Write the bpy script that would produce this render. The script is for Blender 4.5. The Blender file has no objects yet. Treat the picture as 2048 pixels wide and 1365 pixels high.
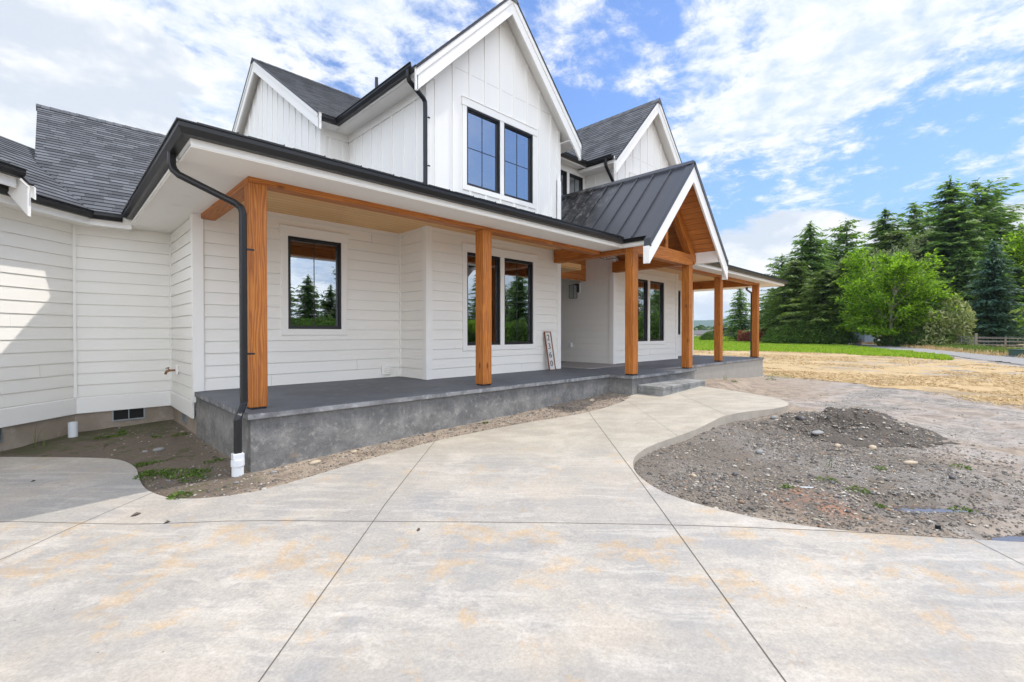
import bpy, bmesh, math, random
import numpy as np
from mathutils import Vector, Matrix, noise as mnoise
from mathutils.geometry import tessellate_polygon
random.seed(7); np.random.seed(7)
R = math.radians
scene = bpy.context.scene
col = scene.collection

# ------------------------------------------------------------------ camera
YAW = R(45.34); PITCH = 0.0095
cam_d = bpy.data.cameras.new("camera"); cam = bpy.data.objects.new("camera", cam_d); col.objects.link(cam)
cam.location = (0, 0, 1.44)
cam.rotation_euler = (math.pi/2 - PITCH, 0, YAW - math.pi/2)
cam_d.sensor_width = 36.0; cam_d.lens = 36.0*930/2048
cam_d.shift_y = -7.2/2048
cam_d.clip_start = 0.05; cam_d.clip_end = 12000
scene.camera = cam
FH = Vector((math.cos(YAW), math.sin(YAW), 0)); RT = Vector((math.sin(YAW), -math.cos(YAW), 0))

# ------------------------------------------------------------------ sun and sky
SUN = Vector((0.587, -0.15, 1.0)).normalized()
SUN_EL = math.asin(SUN.z)
sd = bpy.data.lights.new("sun", 'SUN'); sd.energy = 3.0; sd.angle = R(0.6); sd.color = (1.0, 0.955, 0.89)
sun = bpy.data.objects.new("sun", sd); col.objects.link(sun)
sun.rotation_euler = SUN.to_track_quat('Z', 'Y').to_euler()
scene.view_settings.view_transform = 'Standard'; scene.view_settings.look = 'None'
scene.view_settings.exposure = 0.20; scene.view_settings.gamma = 1.0
try: scene.view_settings.use_curve_mapping = False
except Exception: pass
scene.render.resolution_x = 1024; scene.render.resolution_y = 682
scene.cycles.max_bounces = 8; scene.cycles.transparent_max_bounces = 12

class NT:
    """small helper to write node trees"""
    def __init__(s, tree): s.t = tree; s.n = tree.nodes; s.l = tree.links
    def node(s, typ, **k):
        nd = s.n.new(typ)
        for a, b in k.items():
            if a.startswith('i_'):
                key = a[2:]
                key = int(key) if key.isdigit() else key.replace('_', ' ')
                s.inp(nd, key, b)
            else: setattr(nd, a, b)
        return nd
    def inp(s, nd, key, v):
        sock = nd.inputs[key]
        if isinstance(v, bpy.types.NodeSocket): s.l.new(v, sock)
        elif isinstance(v, (tuple, list)) and len(v) == 3 and sock.type == 'RGBA': sock.default_value = (*v, 1)
        else: sock.default_value = v
    def math(s, op, a, b=None, c=None, clamp=False):
        nd = s.n.new('ShaderNodeMath'); nd.operation = op; nd.use_clamp = clamp
        for i, v in enumerate((a, b, c)):
            if v is not None: s.inp(nd, i, v)
        return nd.outputs[0]
    def vmath(s, op, a, b=None, out=0):
        nd = s.n.new('ShaderNodeVectorMath'); nd.operation = op
        s.inp(nd, 0, a)
        if b is not None:
            if op == 'SCALE': s.inp(nd, 3, b)
            else: s.inp(nd, 1, b)
        return nd.outputs[out]
    def noise(s, vec, scale, detail=4, rough=0.55, dist=0.0, out=0):
        nd = s.n.new('ShaderNodeTexNoise'); nd.inputs['Scale'].default_value = scale
        nd.inputs['Detail'].default_value = detail; nd.inputs['Roughness'].default_value = rough
        nd.inputs['Distortion'].default_value = dist
        if vec is not None: s.l.new(vec, nd.inputs['Vector'])
        return nd.outputs[out]
    def ramp(s, v, lo, hi, a=0.0, b=1.0, smooth=True):
        nd = s.n.new('ShaderNodeMapRange'); nd.interpolation_type = 'SMOOTHSTEP' if smooth else 'LINEAR'
        s.inp(nd, 0, v); nd.inputs[1].default_value = lo; nd.inputs[2].default_value = hi
        nd.inputs[3].default_value = a; nd.inputs[4].default_value = b
        return nd.outputs[0]
    def mix(s, f, a, b, mode='MIX'):
        nd = s.n.new('ShaderNodeMix'); nd.data_type = 'RGBA'; nd.blend_type = mode
        s.inp(nd, 0, f)
        for k, v in ((6, a), (7, b)):
            if isinstance(v, bpy.types.NodeSocket): s.l.new(v, nd.inputs[k])
            else: nd.inputs[k].default_value = (*v, 1)
        return nd.outputs[2]
    def xyz(s, v):
        nd = s.n.new('ShaderNodeSeparateXYZ'); s.l.new(v, nd.inputs[0]); return nd.outputs
    def comb(s, x, y, z):
        nd = s.n.new('ShaderNodeCombineXYZ')
        for i, v in enumerate((x, y, z)): s.inp(nd, i, v)
        return nd.outputs[0]
    def scale(s, v, sx, sy, sz): return s.vmath('MULTIPLY', v, (sx, sy, sz))

w = bpy.data.worlds.new("World"); scene.world = w; w.use_nodes = True
nt = NT(w.node_tree); nt.n.clear()
SKY_STRENGTH = 0.13
sky = nt.node('ShaderNodeTexSky'); sky.sky_type = 'NISHITA'; sky.sun_disc = False
sky.sun_elevation = SUN_EL; sky.sun_rotation = math.atan2(SUN.x, SUN.y)
sky.air_density = 1.3; sky.dust_density = 0.4; sky.ozone_density = 2.2
tc = nt.node('ShaderNodeTexCoord')
D = tc.outputs['Generated']
def px_dir(u, v):
    d = FH + RT*((u-1024)/930.0) + Vector((0, 0, 1))*((666.5-v)/930.0)
    return d.normalized()
def blob(u, v, r0, r1):
    c = px_dir(u, v)
    dot = nt.vmath('DOT_PRODUCT', D, tuple(c), out=1)
    return nt.ramp(dot, math.cos(R(r0)), math.cos(R(r1)))
dx, dy, dz = nt.xyz(D)
zc = nt.math('MAXIMUM', dz, 0.0)
# high thin layer, laid out on a flat ceiling above the place
k = nt.math('DIVIDE', 1.0, nt.math('ADD', zc, 0.10))
P = nt.comb(nt.math('MULTIPLY', dx, k), nt.math('MULTIPLY', dy, k), 0.3)
rot = nt.node('ShaderNodeVectorRotate', rotation_type='Z_AXIS'); nt.l.new(P, rot.inputs['Vector']); rot.inputs['Angle'].default_value = R(-20)
Pr = nt.scale(rot.outputs[0], 0.62, 1.7, 1)
warp = nt.noise(P, 1.2, 3, 0.5, out=1)
dr = (0.70, -0.71, 0.42)
Pw = nt.vmath('ADD', Pr, nt.vmath('SCALE', nt.vmath('SUBTRACT', warp, (0.5, 0.5, 0.5)), 0.40))
h1 = nt.noise(Pw, 1.35, 8, 0.60, 0.10)
h2 = nt.noise(nt.scale(P, 1.0, 1.0, 1), 7.0, 8, 0.66, 0.2)
hi = nt.math('ADD', nt.math('MULTIPLY', h1, 0.58), nt.math('MULTIPLY', h2, 0.42))
bias = nt.math('MULTIPLY', blob(250, 60, 42, 6), 0.13)
rd = Vector((0.66, -0.66, 0.42)).normalized()
bias = nt.math('SUBTRACT', bias, nt.math('MULTIPLY', nt.ramp(nt.vmath('DOT_PRODUCT', D, tuple(rd), out=1), math.cos(R(34)), math.cos(R(14))), 0.30))
for (u, v, r0, r1, wt) in ((1500, 130, 16, 3, 0.045), (1800, 80, 18, 4, 0.03), (1200, 60, 9, 2, 0.03), (1650, 200, 9, 2, 0.03),
                           (1850, 300, 9, 2, -0.05), (1690, 330, 8, 2, -0.05), (1150, 190, 7, 1, -0.05), (1430, 380, 6, 2, -0.08), (1210, 270, 6, 1, -0.03), (1300, 20, 5, 1, -0.05), (760, 160, 8, 2, -0.03)):
    bias = nt.math('ADD', bias, nt.math('MULTIPLY', blob(u, v, r0, r1), wt))
hi_m = nt.ramp(nt.math('ADD', hi, bias), 0.48, 0.615)
hi_m = nt.math('MULTIPLY', hi_m, nt.ramp(dz, 0.05, 0.30))
# low heaped clouds
bk = nt.vmath('DOT_PRODUCT', D, (-FH.x, -FH.y, 0.3), out=1)
hi_m = nt.math('MAXIMUM', hi_m, nt.math('MULTIPLY', nt.ramp(bk, 0.0, 0.6), 0.85))  # dense cloud cover added behind the camera, unseen, to carry the fill
az = nt.math('ARCTAN2', dy, dx)
E1 = nt.comb(nt.math('MULTIPLY', az, 1.0), nt.math('MULTIPLY', dz, 1.9), 2.7)
c1 = nt.noise(E1, 3.1, 10, 0.56, 0.15)
c2 = nt.noise(nt.vmath('ADD', E1, (0.0, 0.09, 0.0)), 3.1, 10, 0.56, 0.15)
cb = nt.ramp(dz, 0.0, 0.62, 0.12, -0.14)
for (u, v, r0, r1, wt) in ((1540, 480, 9, 2, 0.21), (1660, 470, 8, 2, 0.15), (2000, 370, 11, 2, 0.20), (1820, 420, 9, 2, 0.15), (1700, 640, 20, 4, 0.05), (190, 215, 10, 3, 0.26), (60, 240, 8, 3, 0.14), (1560, 290, 8, 3, -0.22), (1750, 270, 10, 4, -0.25), (1950, 200, 12, 3, -0.25), (1440, 640, 6, 2, 0.08), (1640, 110, 25, 10, -0.3), (1450, 390, 4, 1, -0.1)):
    cb = nt.math('ADD', cb, nt.math('MULTIPLY', blob(u, v, r0, r1), wt))
cu_m = nt.ramp(nt.math('ADD', c1, cb), 0.50, 0.575)
shade = nt.ramp(nt.math('SUBTRACT', c1, c2), -0.07, 0.09)
thick = nt.ramp(nt.math('ADD', c1, cb), 0.55, 0.80)
lit = nt.mix(shade, (0.66, 0.72, 0.81), (1.02, 1.02, 1.02))
lit = nt.mix(nt.math('MULTIPLY', thick, 0.22), lit, (0.66, 0.71, 0.79))
CL = 1.0/SKY_STRENGTH
cu_c = nt.vmath('SCALE', lit, CL)
hi_c = nt.vmath('SCALE', nt.mix(nt.ramp(h2, 0.35, 0.65), (0.66, 0.76, 0.93), (0.97, 0.98, 1.0)), CL)
skyc = nt.mix(1.0, sky.outputs[0], (0.74, 0.86, 1.14), 'MULTIPLY')
hz = nt.ramp(dz, 0.0, 0.38, 0.75, 0.0)
skyc = nt.mix(hz, skyc, tuple(c*CL for c in (0.24, 0.43, 0.78)))
back = nt.ramp(nt.vmath('DOT_PRODUCT', D, tuple(Vector((-FH.x*.88, -FH.y*.88, .47)).normalized()), out=1), -0.15, 0.75, 1.0, 2.6)  # added fill light: unseen clouds behind the camera and overhead made brighter
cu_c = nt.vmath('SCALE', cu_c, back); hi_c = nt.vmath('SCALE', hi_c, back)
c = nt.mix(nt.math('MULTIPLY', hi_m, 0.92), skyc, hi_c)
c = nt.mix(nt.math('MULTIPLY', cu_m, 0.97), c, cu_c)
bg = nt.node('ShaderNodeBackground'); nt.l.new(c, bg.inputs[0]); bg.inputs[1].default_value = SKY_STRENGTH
wo = nt.node('ShaderNodeOutputWorld'); nt.l.new(bg.outputs[0], wo.inputs[0])

# ------------------------------------------------------------------ materials
MATS = {}
def new_mat(name):
    m = bpy.data.materials.new(name); m.use_nodes = True
    t = NT(m.node_tree); t.n.clear()
    p = t.node('ShaderNodeBsdfPrincipled'); o = t.node('ShaderNodeOutputMaterial'); t.l.new(p.outputs[0], o.inputs[0])
    t.p = p; t.o = o; MATS[name] = m
    return m, t
def bump(t, h, strength=0.3, dist=0.01):
    b = t.node('ShaderNodeBump'); b.inputs['Strength'].default_value = strength; b.inputs['Distance'].default_value = dist
    t.l.new(h, b.inputs['Height']); t.l.new(b.outputs[0], t.p.inputs['Normal']); return b
def coords(t, kind='Object'): return t.node('ShaderNodeTexCoord').outputs[kind]
def rnd_island(t): return t.node('ShaderNodeNewGeometry').outputs['Random Per Island']
def plain(name, colr, rough=0.5, metal=0.0, var=0.06, sc=8, spec=0.5):
    m, t = new_mat(name); v = coords(t)
    n = t.noise(v, sc, 5)
    t.inp(t.p, 'Base Color', t.mix(n, tuple(c*(1-var) for c in colr), tuple(min(1, c*(1+var)) for c in colr)))
    t.p.inputs['Roughness'].default_value = rough; t.p.inputs['Metallic'].default_value = metal
    t.p.inputs['Specular IOR Level'].default_value = spec
    return m, t

# white painted lap siding with a faint embossed grain, uv: u along the board, v up (metres)
def white_board(name, colr, grain=0.25):
    m, t = new_mat(name); uv = coords(t, 'UV'); ob = coords(t)
    g = t.noise(t.scale(uv, 2.2, 46, 1), 3.0, 5, 0.6, 0.8)
    big = t.noise(ob, 0.7, 4)
    cc = t.mix(big, tuple(c*0.955 for c in colr), tuple(min(1, c*1.02) for c in colr))
    cc = t.mix(t.ramp(t.noise(t.scale(ob, 1, 1, 0.3), 9, 5), 0.62, 0.8, 0, 0.10), cc, tuple(c*0.80 for c in colr))
    ri = rnd_island(t); cc = t.mix(1.0, cc, t.mix(ri, (0.975, 0.975, 0.975), (1.0, 1.0, 1.0)), 'MULTIPLY')
    t.inp(t.p, 'Base Color', cc); t.p.inputs['Roughness'].default_value = 0.62
    bump(t, g, grain, 0.004); return m
white_board('siding', (0.86, 0.835, 0.775)); white_board('trim', (0.86, 0.84, 0.795), 0.10)

def wood(name, light, dark, knot=1.0, plank=0.0, rough=0.55, scale=1.0, bw=3.0):
    m, t = new_mat(name); uv = coords(t, 'UV'); u, v, _ = t.xyz(uv)
    vec = uv; line = None
    if plank:
        row = t.math('FLOOR', t.math('DIVIDE', v, plank))
        fr = t.math('FRACT', t.math('DIVIDE', v, plank))
        wn = t.node('ShaderNodeTexWhiteNoise', noise_dimensions='1D'); t.l.new(row, wn.inputs['W'])
        seg = t.math('FLOOR', t.math('ADD', t.math('DIVIDE', u, bw), t.math('MULTIPLY', wn.outputs[0], 7)))
        wn2 = t.node('ShaderNodeTexWhiteNoise', noise_dimensions='2D'); t.l.new(t.comb(row, seg, 0), wn2.inputs['Vector'])
        vec = t.comb(t.math('ADD', u, t.math('MULTIPLY', wn2.outputs[0], 30)), v, t.math('MULTIPLY', wn2.outputs[0], 9))
        line = t.math('MINIMUM', t.ramp(fr, 0.0, 0.07), t.ramp(fr, 1.0, 0.95))
    sv = t.scale(vec, 0.8*scale, 10*scale, 1)
    dist = t.noise(sv, 1.2, 3, 0.5, out=1)
    sv2 = t.vmath('ADD', sv, t.vmath('SCALE', dist, 1.4))
    wv = t.node('ShaderNodeTexWave', wave_type='BANDS', bands_direction='Y', wave_profile='SIN'); t.l.new(sv2, wv.inputs['Vector'])
    wv.inputs['Scale'].default_value = 1.15; wv.inputs['Distortion'].default_value = 3.0; wv.inputs['Detail'].default_value = 3; wv.inputs['Detail Scale'].default_value = 0.8
    fine = t.noise(t.scale(vec, 6, 180, 1), 1.0, 4, 0.7)
    f = t.math('ADD', t.math('MULTIPLY', wv.outputs[0], 0.62), t.math('MULTIPLY', fine, 0.42), clamp=True)
    cc = t.mix(f, dark, light)
    big = t.noise(t.scale(vec, 0.7, 3, 1), 1.6, 3)
    cc = t.mix(t.ramp(big, 0.42, 0.75, 0, 0.45), cc, dark)
    if knot:
        vo = t.node('ShaderNodeTexVoronoi', feature='F1'); t.l.new(t.scale(vec, 2.0, 5.5, 1), vo.inputs['Vector']); vo.inputs['Scale'].default_value = 1.1; vo.inputs['Randomness'].default_value = 1.0
        kx = t.ramp(vo.outputs['Distance'], 0.11*knot, 0.035*knot)
        sel = t.ramp(t.xyz(vo.outputs['Color'])[0], 0.40, 0.45)
        cc = t.mix(t.math('MULTIPLY', t.math('MULTIPLY', kx, sel), 0.8), cc, tuple(c*0.22 for c in dark))
    if plank:
        cc = t.mix(t.ramp(wn2.outputs[0], 0, 1, 0.0, 0.32), cc, dark)
        cc = t.mix(t.math('SUBTRACT', 1.0, line), cc, tuple(c*0.42 for c in dark))
        bump(t, line, 0.6, 0.006)
    else: bump(t, fine, 0.18, 0.003)
    t.inp(t.p, 'Base Color', cc); t.p.inputs['Roughness'].default_value = rough; return m
wood('cedar', (0.60, 0.215, 0.032), (0.24, 0.058, 0.005), knot=1.5)
wood('pine', (0.84, 0.56, 0.28), (0.70, 0.40, 0.155), knot=0.6, plank=0.14)
wood('cedar_planks', (0.68, 0.27, 0.07), (0.36, 0.12, 0.022), knot=1.0, plank=0.14)
wood('old_wood', (0.36, 0.31, 0.25), (0.17, 0.14, 0.11), knot=0)
wood('frame_wood', (0.33, 0.13, 0.05), (0.17, 0.06, 0.02), knot=0)

m, t = plain('gutter_black', (0.013, 0.013, 0.014), 0.36, 0.0, 0.15, 3, 0.4)
plain('window_black', (0.012, 0.012, 0.013), 0.38)
plain('flashing', (0.028, 0.028, 0.032), 0.4, 0.3)
plain('pvc', (0.72, 0.74, 0.76), 0.35); plain('brass', (0.30, 0.15, 0.07), 0.5, 0.6)
plain('dark_void', (0.012, 0.012, 0.012), 0.9)
plain('room', (0.16, 0.155, 0.145), 0.9, sc=1); plain('room_white', (0.42, 0.47, 0.42), 0.8)
plain('galv', (0.35, 0.37, 0.38), 0.45, 0.7, 0.2, 20)
plain('box_green', (0.035, 0.075, 0.055), 0.5); plain('label_white', (0.7, 0.7, 0.68), 0.6); plain('marker_yellow', (0.7, 0.5, 0.05), 0.6)
plain('shed_blue', (0.30, 0.38, 0.50), 0.7, 0, 0.1, 2); plain('barn_dark', (0.045, 0.042, 0.045), 0.8); plain('metal_roof_pale', (0.45, 0.50, 0.56), 0.4, 0.3)
plain('wall_tan', (0.40, 0.36, 0.30), 0.8); plain('roof_grey', (0.10, 0.095, 0.095), 0.8); plain('plastic_sheet', (0.7, 0.72, 0.8), 0.4)

m, t = new_mat('glass')
t.n.remove(t.p)
gl = t.node('ShaderNodeBsdfGlossy'); gl.inputs['Roughness'].default_value = 0.0; gl.inputs['Color'].default_value = (0.86, 0.93, 1.0, 1)
tr = t.node('ShaderNodeBsdfTransparent'); tr.inputs[0].default_value = (0.62, 0.68, 0.66, 1)
fr = t.node('ShaderNodeFresnel'); fr.inputs[0].default_value = 1.55
f = t.math('ADD', t.math('MULTIPLY', fr.outputs[0], 1.9), 0.36, clamp=True)
mx = t.node('ShaderNodeMixShader'); t.l.new(f, mx.inputs[0]); t.l.new(tr.outputs[0], mx.inputs[1]); t.l.new(gl.outputs[0], mx.inputs[2]); t.l.new(mx.outputs[0], t.o.inputs[0])

# shingles; uv in metres, u along the eave, v up the slope
m, t = new_mat('shingle'); uv = coords(t, 'UV'); u, v, _ = t.xyz(uv)
rw = t.math('DIVIDE', v, 0.143); row = t.math('FLOOR', rw); fr_ = t.math('FRACT', rw)
wn = t.node('ShaderNodeTexWhiteNoise', noise_dimensions='1D'); t.l.new(row, wn.inputs['W'])
uu = t.math('ADD', t.math('DIVIDE', u, 0.25), t.math('MULTIPLY', wn.outputs[0], 13.7))
uj = t.math('ADD', uu, t.math('MULTIPLY', t.noise(t.comb(t.math('MULTIPLY', uu, 0.9), t.math('MULTIPLY', row, 3.1), 0), 1.0, 1), 1.6))
tab = t.math('FLOOR', uj); tf = t.math('FRACT', uj)
wn2 = t.node('ShaderNodeTexWhiteNoise', noise_dimensions='2D'); t.l.new(t.comb(row, tab, 0), wn2.inputs['Vector'])
tone = t.ramp(wn2.outputs[0], 0, 1, 0, 1, False)
gr = t.noise(uv, 260, 2, 0.8)
cc = t.mix(tone, (0.046, 0.048, 0.054), (0.122, 0.128, 0.140))
cc = t.mix(t.ramp(gr, 0.35, 0.7), t.mix(1.0, cc, (0.72, 0.72, 0.72), 'MULTIPLY'), t.mix(1.0, cc, (1.3, 1.3, 1.3), 'MULTIPLY'))
edge = t.ramp(fr_, 0.10, 0.03); gap = t.ramp(tf, 0.05, 0.02)
cc = t.mix(t.math('MAXIMUM', t.math('MULTIPLY', edge, 0.75), t.math('MULTIPLY', gap, 0.6)), cc, (0.012, 0.012, 0.013))
sc_ = t.ramp(t.noise(uv, 3.3, 3), 0.73, 0.76, 0, 0.8)
t.inp(t.p, 'Base Color', cc); t.p.inputs['Roughness'].default_value = 0.85
hh = t.math('ADD', t.math('MULTIPLY', tone, 0.45), t.math('MULTIPLY', t.math('SUBTRACT', 1.0, fr_), 1.0))
hh = t.math('ADD', hh, t.math('MULTIPLY', gr, 0.15)); bump(t, hh, 0.8, 0.008)

# standing seam panels; world-like object coords, old splatter near the wall
m, t = new_mat('seam_metal'); uv = coords(t, 'UV'); ob = coords(t); ox, oy, oz = t.xyz(ob)
ro = t.noise(t.scale(uv, 60, 1.2, 1), 1.0, 4, 0.6)
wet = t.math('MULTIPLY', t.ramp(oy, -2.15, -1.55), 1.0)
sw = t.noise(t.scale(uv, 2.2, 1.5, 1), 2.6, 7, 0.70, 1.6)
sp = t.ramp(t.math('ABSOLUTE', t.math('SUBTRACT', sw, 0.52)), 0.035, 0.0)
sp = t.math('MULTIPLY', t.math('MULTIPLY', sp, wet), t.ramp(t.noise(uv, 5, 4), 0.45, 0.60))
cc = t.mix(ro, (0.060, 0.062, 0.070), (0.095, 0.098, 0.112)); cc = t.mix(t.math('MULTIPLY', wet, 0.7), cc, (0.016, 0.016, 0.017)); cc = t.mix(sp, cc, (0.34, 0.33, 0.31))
t.inp(t.p, 'Base Color', cc); t.inp(t.p, 'Roughness', t.math('ADD', t.ramp(ro, 0.2, 0.8, 0.30, 0.42), t.math('MULTIPLY', sp, 0.3)))
t.p.inputs['Metallic'].default_value = 0.55; bump(t, t.noise(t.scale(uv, 14, 0.3, 1), 1.0, 2), 0.12, 0.01)

def concrete(name, base, dark, light, sc=1.0, spots=0.3, rough=0.8):
    m, t = new_mat(name); ob = coords(t)
    a = t.noise(ob, 1.3*sc, 6, 0.6, 0.5); b = t.noise(ob, 6*sc, 6, 0.65, 0.3); f = t.noise(ob, 95, 3, 0.7)
    cc = t.mix(t.ramp(a, 0.35, 0.65), dark, base); cc = t.mix(t.ramp(b, 0.5, 0.72, 0, 0.7), cc, light)
    cc = t.mix(t.ramp(f, 0.54, 0.70, 0, spots), cc, tuple(c*0.4 for c in dark))
    t.inp(t.p, 'Base Color', cc); t.p.inputs['Roughness'].default_value = rough
    bump(t, t.math('ADD', t.math('MULTIPLY', f, 0.5), b), 0.25, 0.006); return m, t
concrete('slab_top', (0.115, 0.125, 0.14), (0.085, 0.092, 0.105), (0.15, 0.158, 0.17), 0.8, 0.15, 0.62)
concrete('slab_edge', (0.27, 0.27, 0.27), (0.13, 0.13, 0.135), (0.42, 0.42, 0.42), 2.2, 0.6)
m, t = concrete('foundation', (0.255, 0.245, 0.228), (0.15, 0.147, 0.14), (0.37, 0.35, 0.32), 2.6, 1.0)
concrete('stem_wall', (0.36, 0.30, 0.24), (0.27, 0.22, 0.17), (0.42, 0.36, 0.30), 1.0, 0.3)
concrete('step_block', (0.30, 0.30, 0.285), (0.15, 0.15, 0.145), (0.40, 0.395, 0.375), 1.6, 0.3)
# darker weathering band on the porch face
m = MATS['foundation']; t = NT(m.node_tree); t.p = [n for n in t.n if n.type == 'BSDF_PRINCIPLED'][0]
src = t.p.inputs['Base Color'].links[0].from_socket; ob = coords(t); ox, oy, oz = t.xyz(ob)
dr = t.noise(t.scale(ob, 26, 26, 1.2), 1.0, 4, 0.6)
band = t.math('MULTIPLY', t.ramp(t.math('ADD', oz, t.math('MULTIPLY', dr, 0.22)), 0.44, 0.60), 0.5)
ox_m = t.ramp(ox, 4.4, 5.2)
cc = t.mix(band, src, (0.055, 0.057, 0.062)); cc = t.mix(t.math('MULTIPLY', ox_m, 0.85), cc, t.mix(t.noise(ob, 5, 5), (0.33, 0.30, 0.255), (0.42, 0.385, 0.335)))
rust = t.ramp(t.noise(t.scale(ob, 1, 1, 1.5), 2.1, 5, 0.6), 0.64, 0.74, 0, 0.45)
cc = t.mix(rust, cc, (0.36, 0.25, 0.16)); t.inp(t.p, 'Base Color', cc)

# driveway: cloudy patches, pale scuffs and rust-coloured stains in the broomed concrete
m, t = new_mat('driveway'); ob = coords(t); ox, oy, oz = t.xyz(ob)
al = t.vmath('DOT_PRODUCT', ob, (0.66, -0.75, 0), out=1); ac = t.vmath('DOT_PRODUCT', ob, (0.75, 0.66, 0), out=1)
st = t.comb(t.math('MULTIPLY', al, 0.80), ac, 0.0); st2 = t.comb(t.math('MULTIPLY', al, 0.45), ac, 3.0)
w1 = t.noise(ob, 2.2, 4, 0.6, out=1)
stw = t.vmath('ADD', st, t.vmath('SCALE', w1, 0.16))
a = t.noise(stw, 1.15, 10, 0.66); b = t.noise(t.scale(stw, 1.0, 1.15, 1), 2.3, 10, 0.70); f = t.noise(ob, 120, 3, 0.75); f2 = t.noise(ob, 26, 6, 0.72)
cc = t.mix(t.ramp(a, 0.42, 0.62), (0.350, 0.325, 0.288), (0.440, 0.395, 0.335))
cc = t.mix(t.ramp(b, 0.52, 0.62, 0, 0.55), cc, (0.530, 0.480, 0.420))
cc = t.mix(t.ramp(t.noise(t.vmath('ADD', stw, (7.0, 3.0, 0.0)), 1.7, 10, 0.68), 0.50, 0.62, 0, 0.75), cc, (0.300, 0.288, 0.272))
cc = t.mix(t.ramp(t.noise(t.vmath('ADD', stw, (17.0, 5.0, 0.0)), 5.2, 8, 0.72), 0.56, 0.66, 0, 0.6), cc, (0.275, 0.260, 0.242))
cc = t.mix(t.ramp(f2, 0.42, 0.70, 0.0, 0.30), cc, (0.25, 0.23, 0.205))
sk = t.noise(t.scale(t.vmath('ADD', stw, (3.0, 9.0, 0.0)), 0.55, 3.6, 1), 3.2, 8, 0.68)
cc = t.mix(t.ramp(sk, 0.52, 0.66, 0, 0.42), cc, (0.55, 0.50, 0.435)); cc = t.mix(t.ramp(sk, 0.46, 0.34, 0, 0.35), cc, (0.27, 0.26, 0.245))
og = t.noise(t.scale(stw, 1.6, 1.3, 1), 2.2, 10, 0.60); og2 = t.noise(ob, 9, 8, 0.75)
d = t.math('SUBTRACT', 3.38, ac)     # metres on the camera side of the long cross joint
bandm = t.math('MULTIPLY', t.ramp(d, -0.10, 0.15), t.ramp(d, 1.15, 0.45))
thr = t.math('SUBTRACT', t.math('ADD', t.math('MULTIPLY', og, 0.75), t.math('MULTIPLY', og2, 0.25)), t.math('MULTIPLY', t.math('SUBTRACT', 1.0, bandm), 0.075))
om = t.math('MULTIPLY', t.ramp(thr, 0.485, 0.56), t.ramp(og2, 0.38, 0.58, 0.05, 1.0))
cc = t.mix(t.math('MULTIPLY', om, 0.44), cc, (0.50, 0.315, 0.13))
tan = t.ramp(t.noise(ob, 0.6, 6, 0.6), 0.48, 0.68, 0, 0.38); cc = t.mix(tan, cc, (0.45, 0.37, 0.275))
wk = t.math('MULTIPLY', t.ramp(ac, 4.3, 6.0), 0.8); cc = t.mix(wk, cc, t.mix(t.ramp(b, 0.35, 0.65), (0.33, 0.29, 0.225), (0.45, 0.40, 0.315)))
cc = t.mix(t.ramp(f, 0.56, 0.70, 0, 0.45), cc, (0.24, 0.22, 0.20))
pits = t.node('ShaderNodeTexVoronoi', feature='F1'); t.l.new(ob, pits.inputs['Vector']); pits.inputs['Scale'].default_value = 14
pit = t.math('MULTIPLY', t.ramp(pits.outputs['Distance'], 0.09, 0.04), t.ramp(t.xyz(pits.outputs['Color'])[0], 0.86, 0.88))
cc = t.mix(t.math('MULTIPLY', pit, 0.8), cc, (0.10, 0.08, 0.06))
mic = t.noise(ob, 55, 6, 0.8); cc = t.mix(1.0, cc, t.mix(t.ramp(mic, 0.36, 0.64, 0, 1, False), (0.84, 0.84, 0.84), (1.10, 1.10, 1.10)), 'MULTIPLY')
scf = t.noise(t.scale(t.vmath('ADD', st, (31.0, 2.0, 0.0)), 0.35, 9.0, 1), 2.0, 8, 0.75); cc = t.mix(t.math('MULTIPLY', t.ramp(scf, 0.62, 0.70), t.ramp(mic, 0.4, 0.6, 0, 0.5)), cc, (0.60, 0.57, 0.53))
crk = t.node('ShaderNodeTexVoronoi', feature='DISTANCE_TO_EDGE'); t.l.new(t.vmath('ADD', ob, t.vmath('SCALE', t.noise(ob, 5, 5, 0.7, out=1), 0.35)), crk.inputs['Vector']); crk.inputs['Scale'].default_value = 0.55
cr_ = t.math('MULTIPLY', t.ramp(crk.outputs['Distance'], 0.0035, 0.0012), t.ramp(t.noise(ob, 0.8, 2), 0.56, 0.62)); cc = t.mix(t.math('MULTIPLY', cr_, 0.35), cc, (0.13, 0.11, 0.09))
t.inp(t.p, 'Base Color', cc); t.inp(t.p, 'Roughness', t.ramp(a, 0.35, 0.65, 0.66, 0.82))
br = t.noise(t.scale(st2, 3.0, 170, 1), 1.0, 2, 0.5)
bump(t, t.math('ADD', t.math('MULTIPLY', br, 0.5), f), 0.30, 0.004)
plain('panel_gap', (0.42, 0.41, 0.38), 0.8)
plain('joint', (0.11, 0.09, 0.07), 0.9, var=0.4, sc=30)
m, t = new_mat('driveway_side'); ob = coords(t)
t.inp(t.p, 'Base Color', t.mix(t.noise(ob, 7, 6), (0.34, 0.29, 0.235), (0.52, 0.46, 0.38))); t.p.inputs['Roughness'].default_value = 0.85; bump(t, t.noise(ob, 40, 5), 0.5, 0.01)

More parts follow.
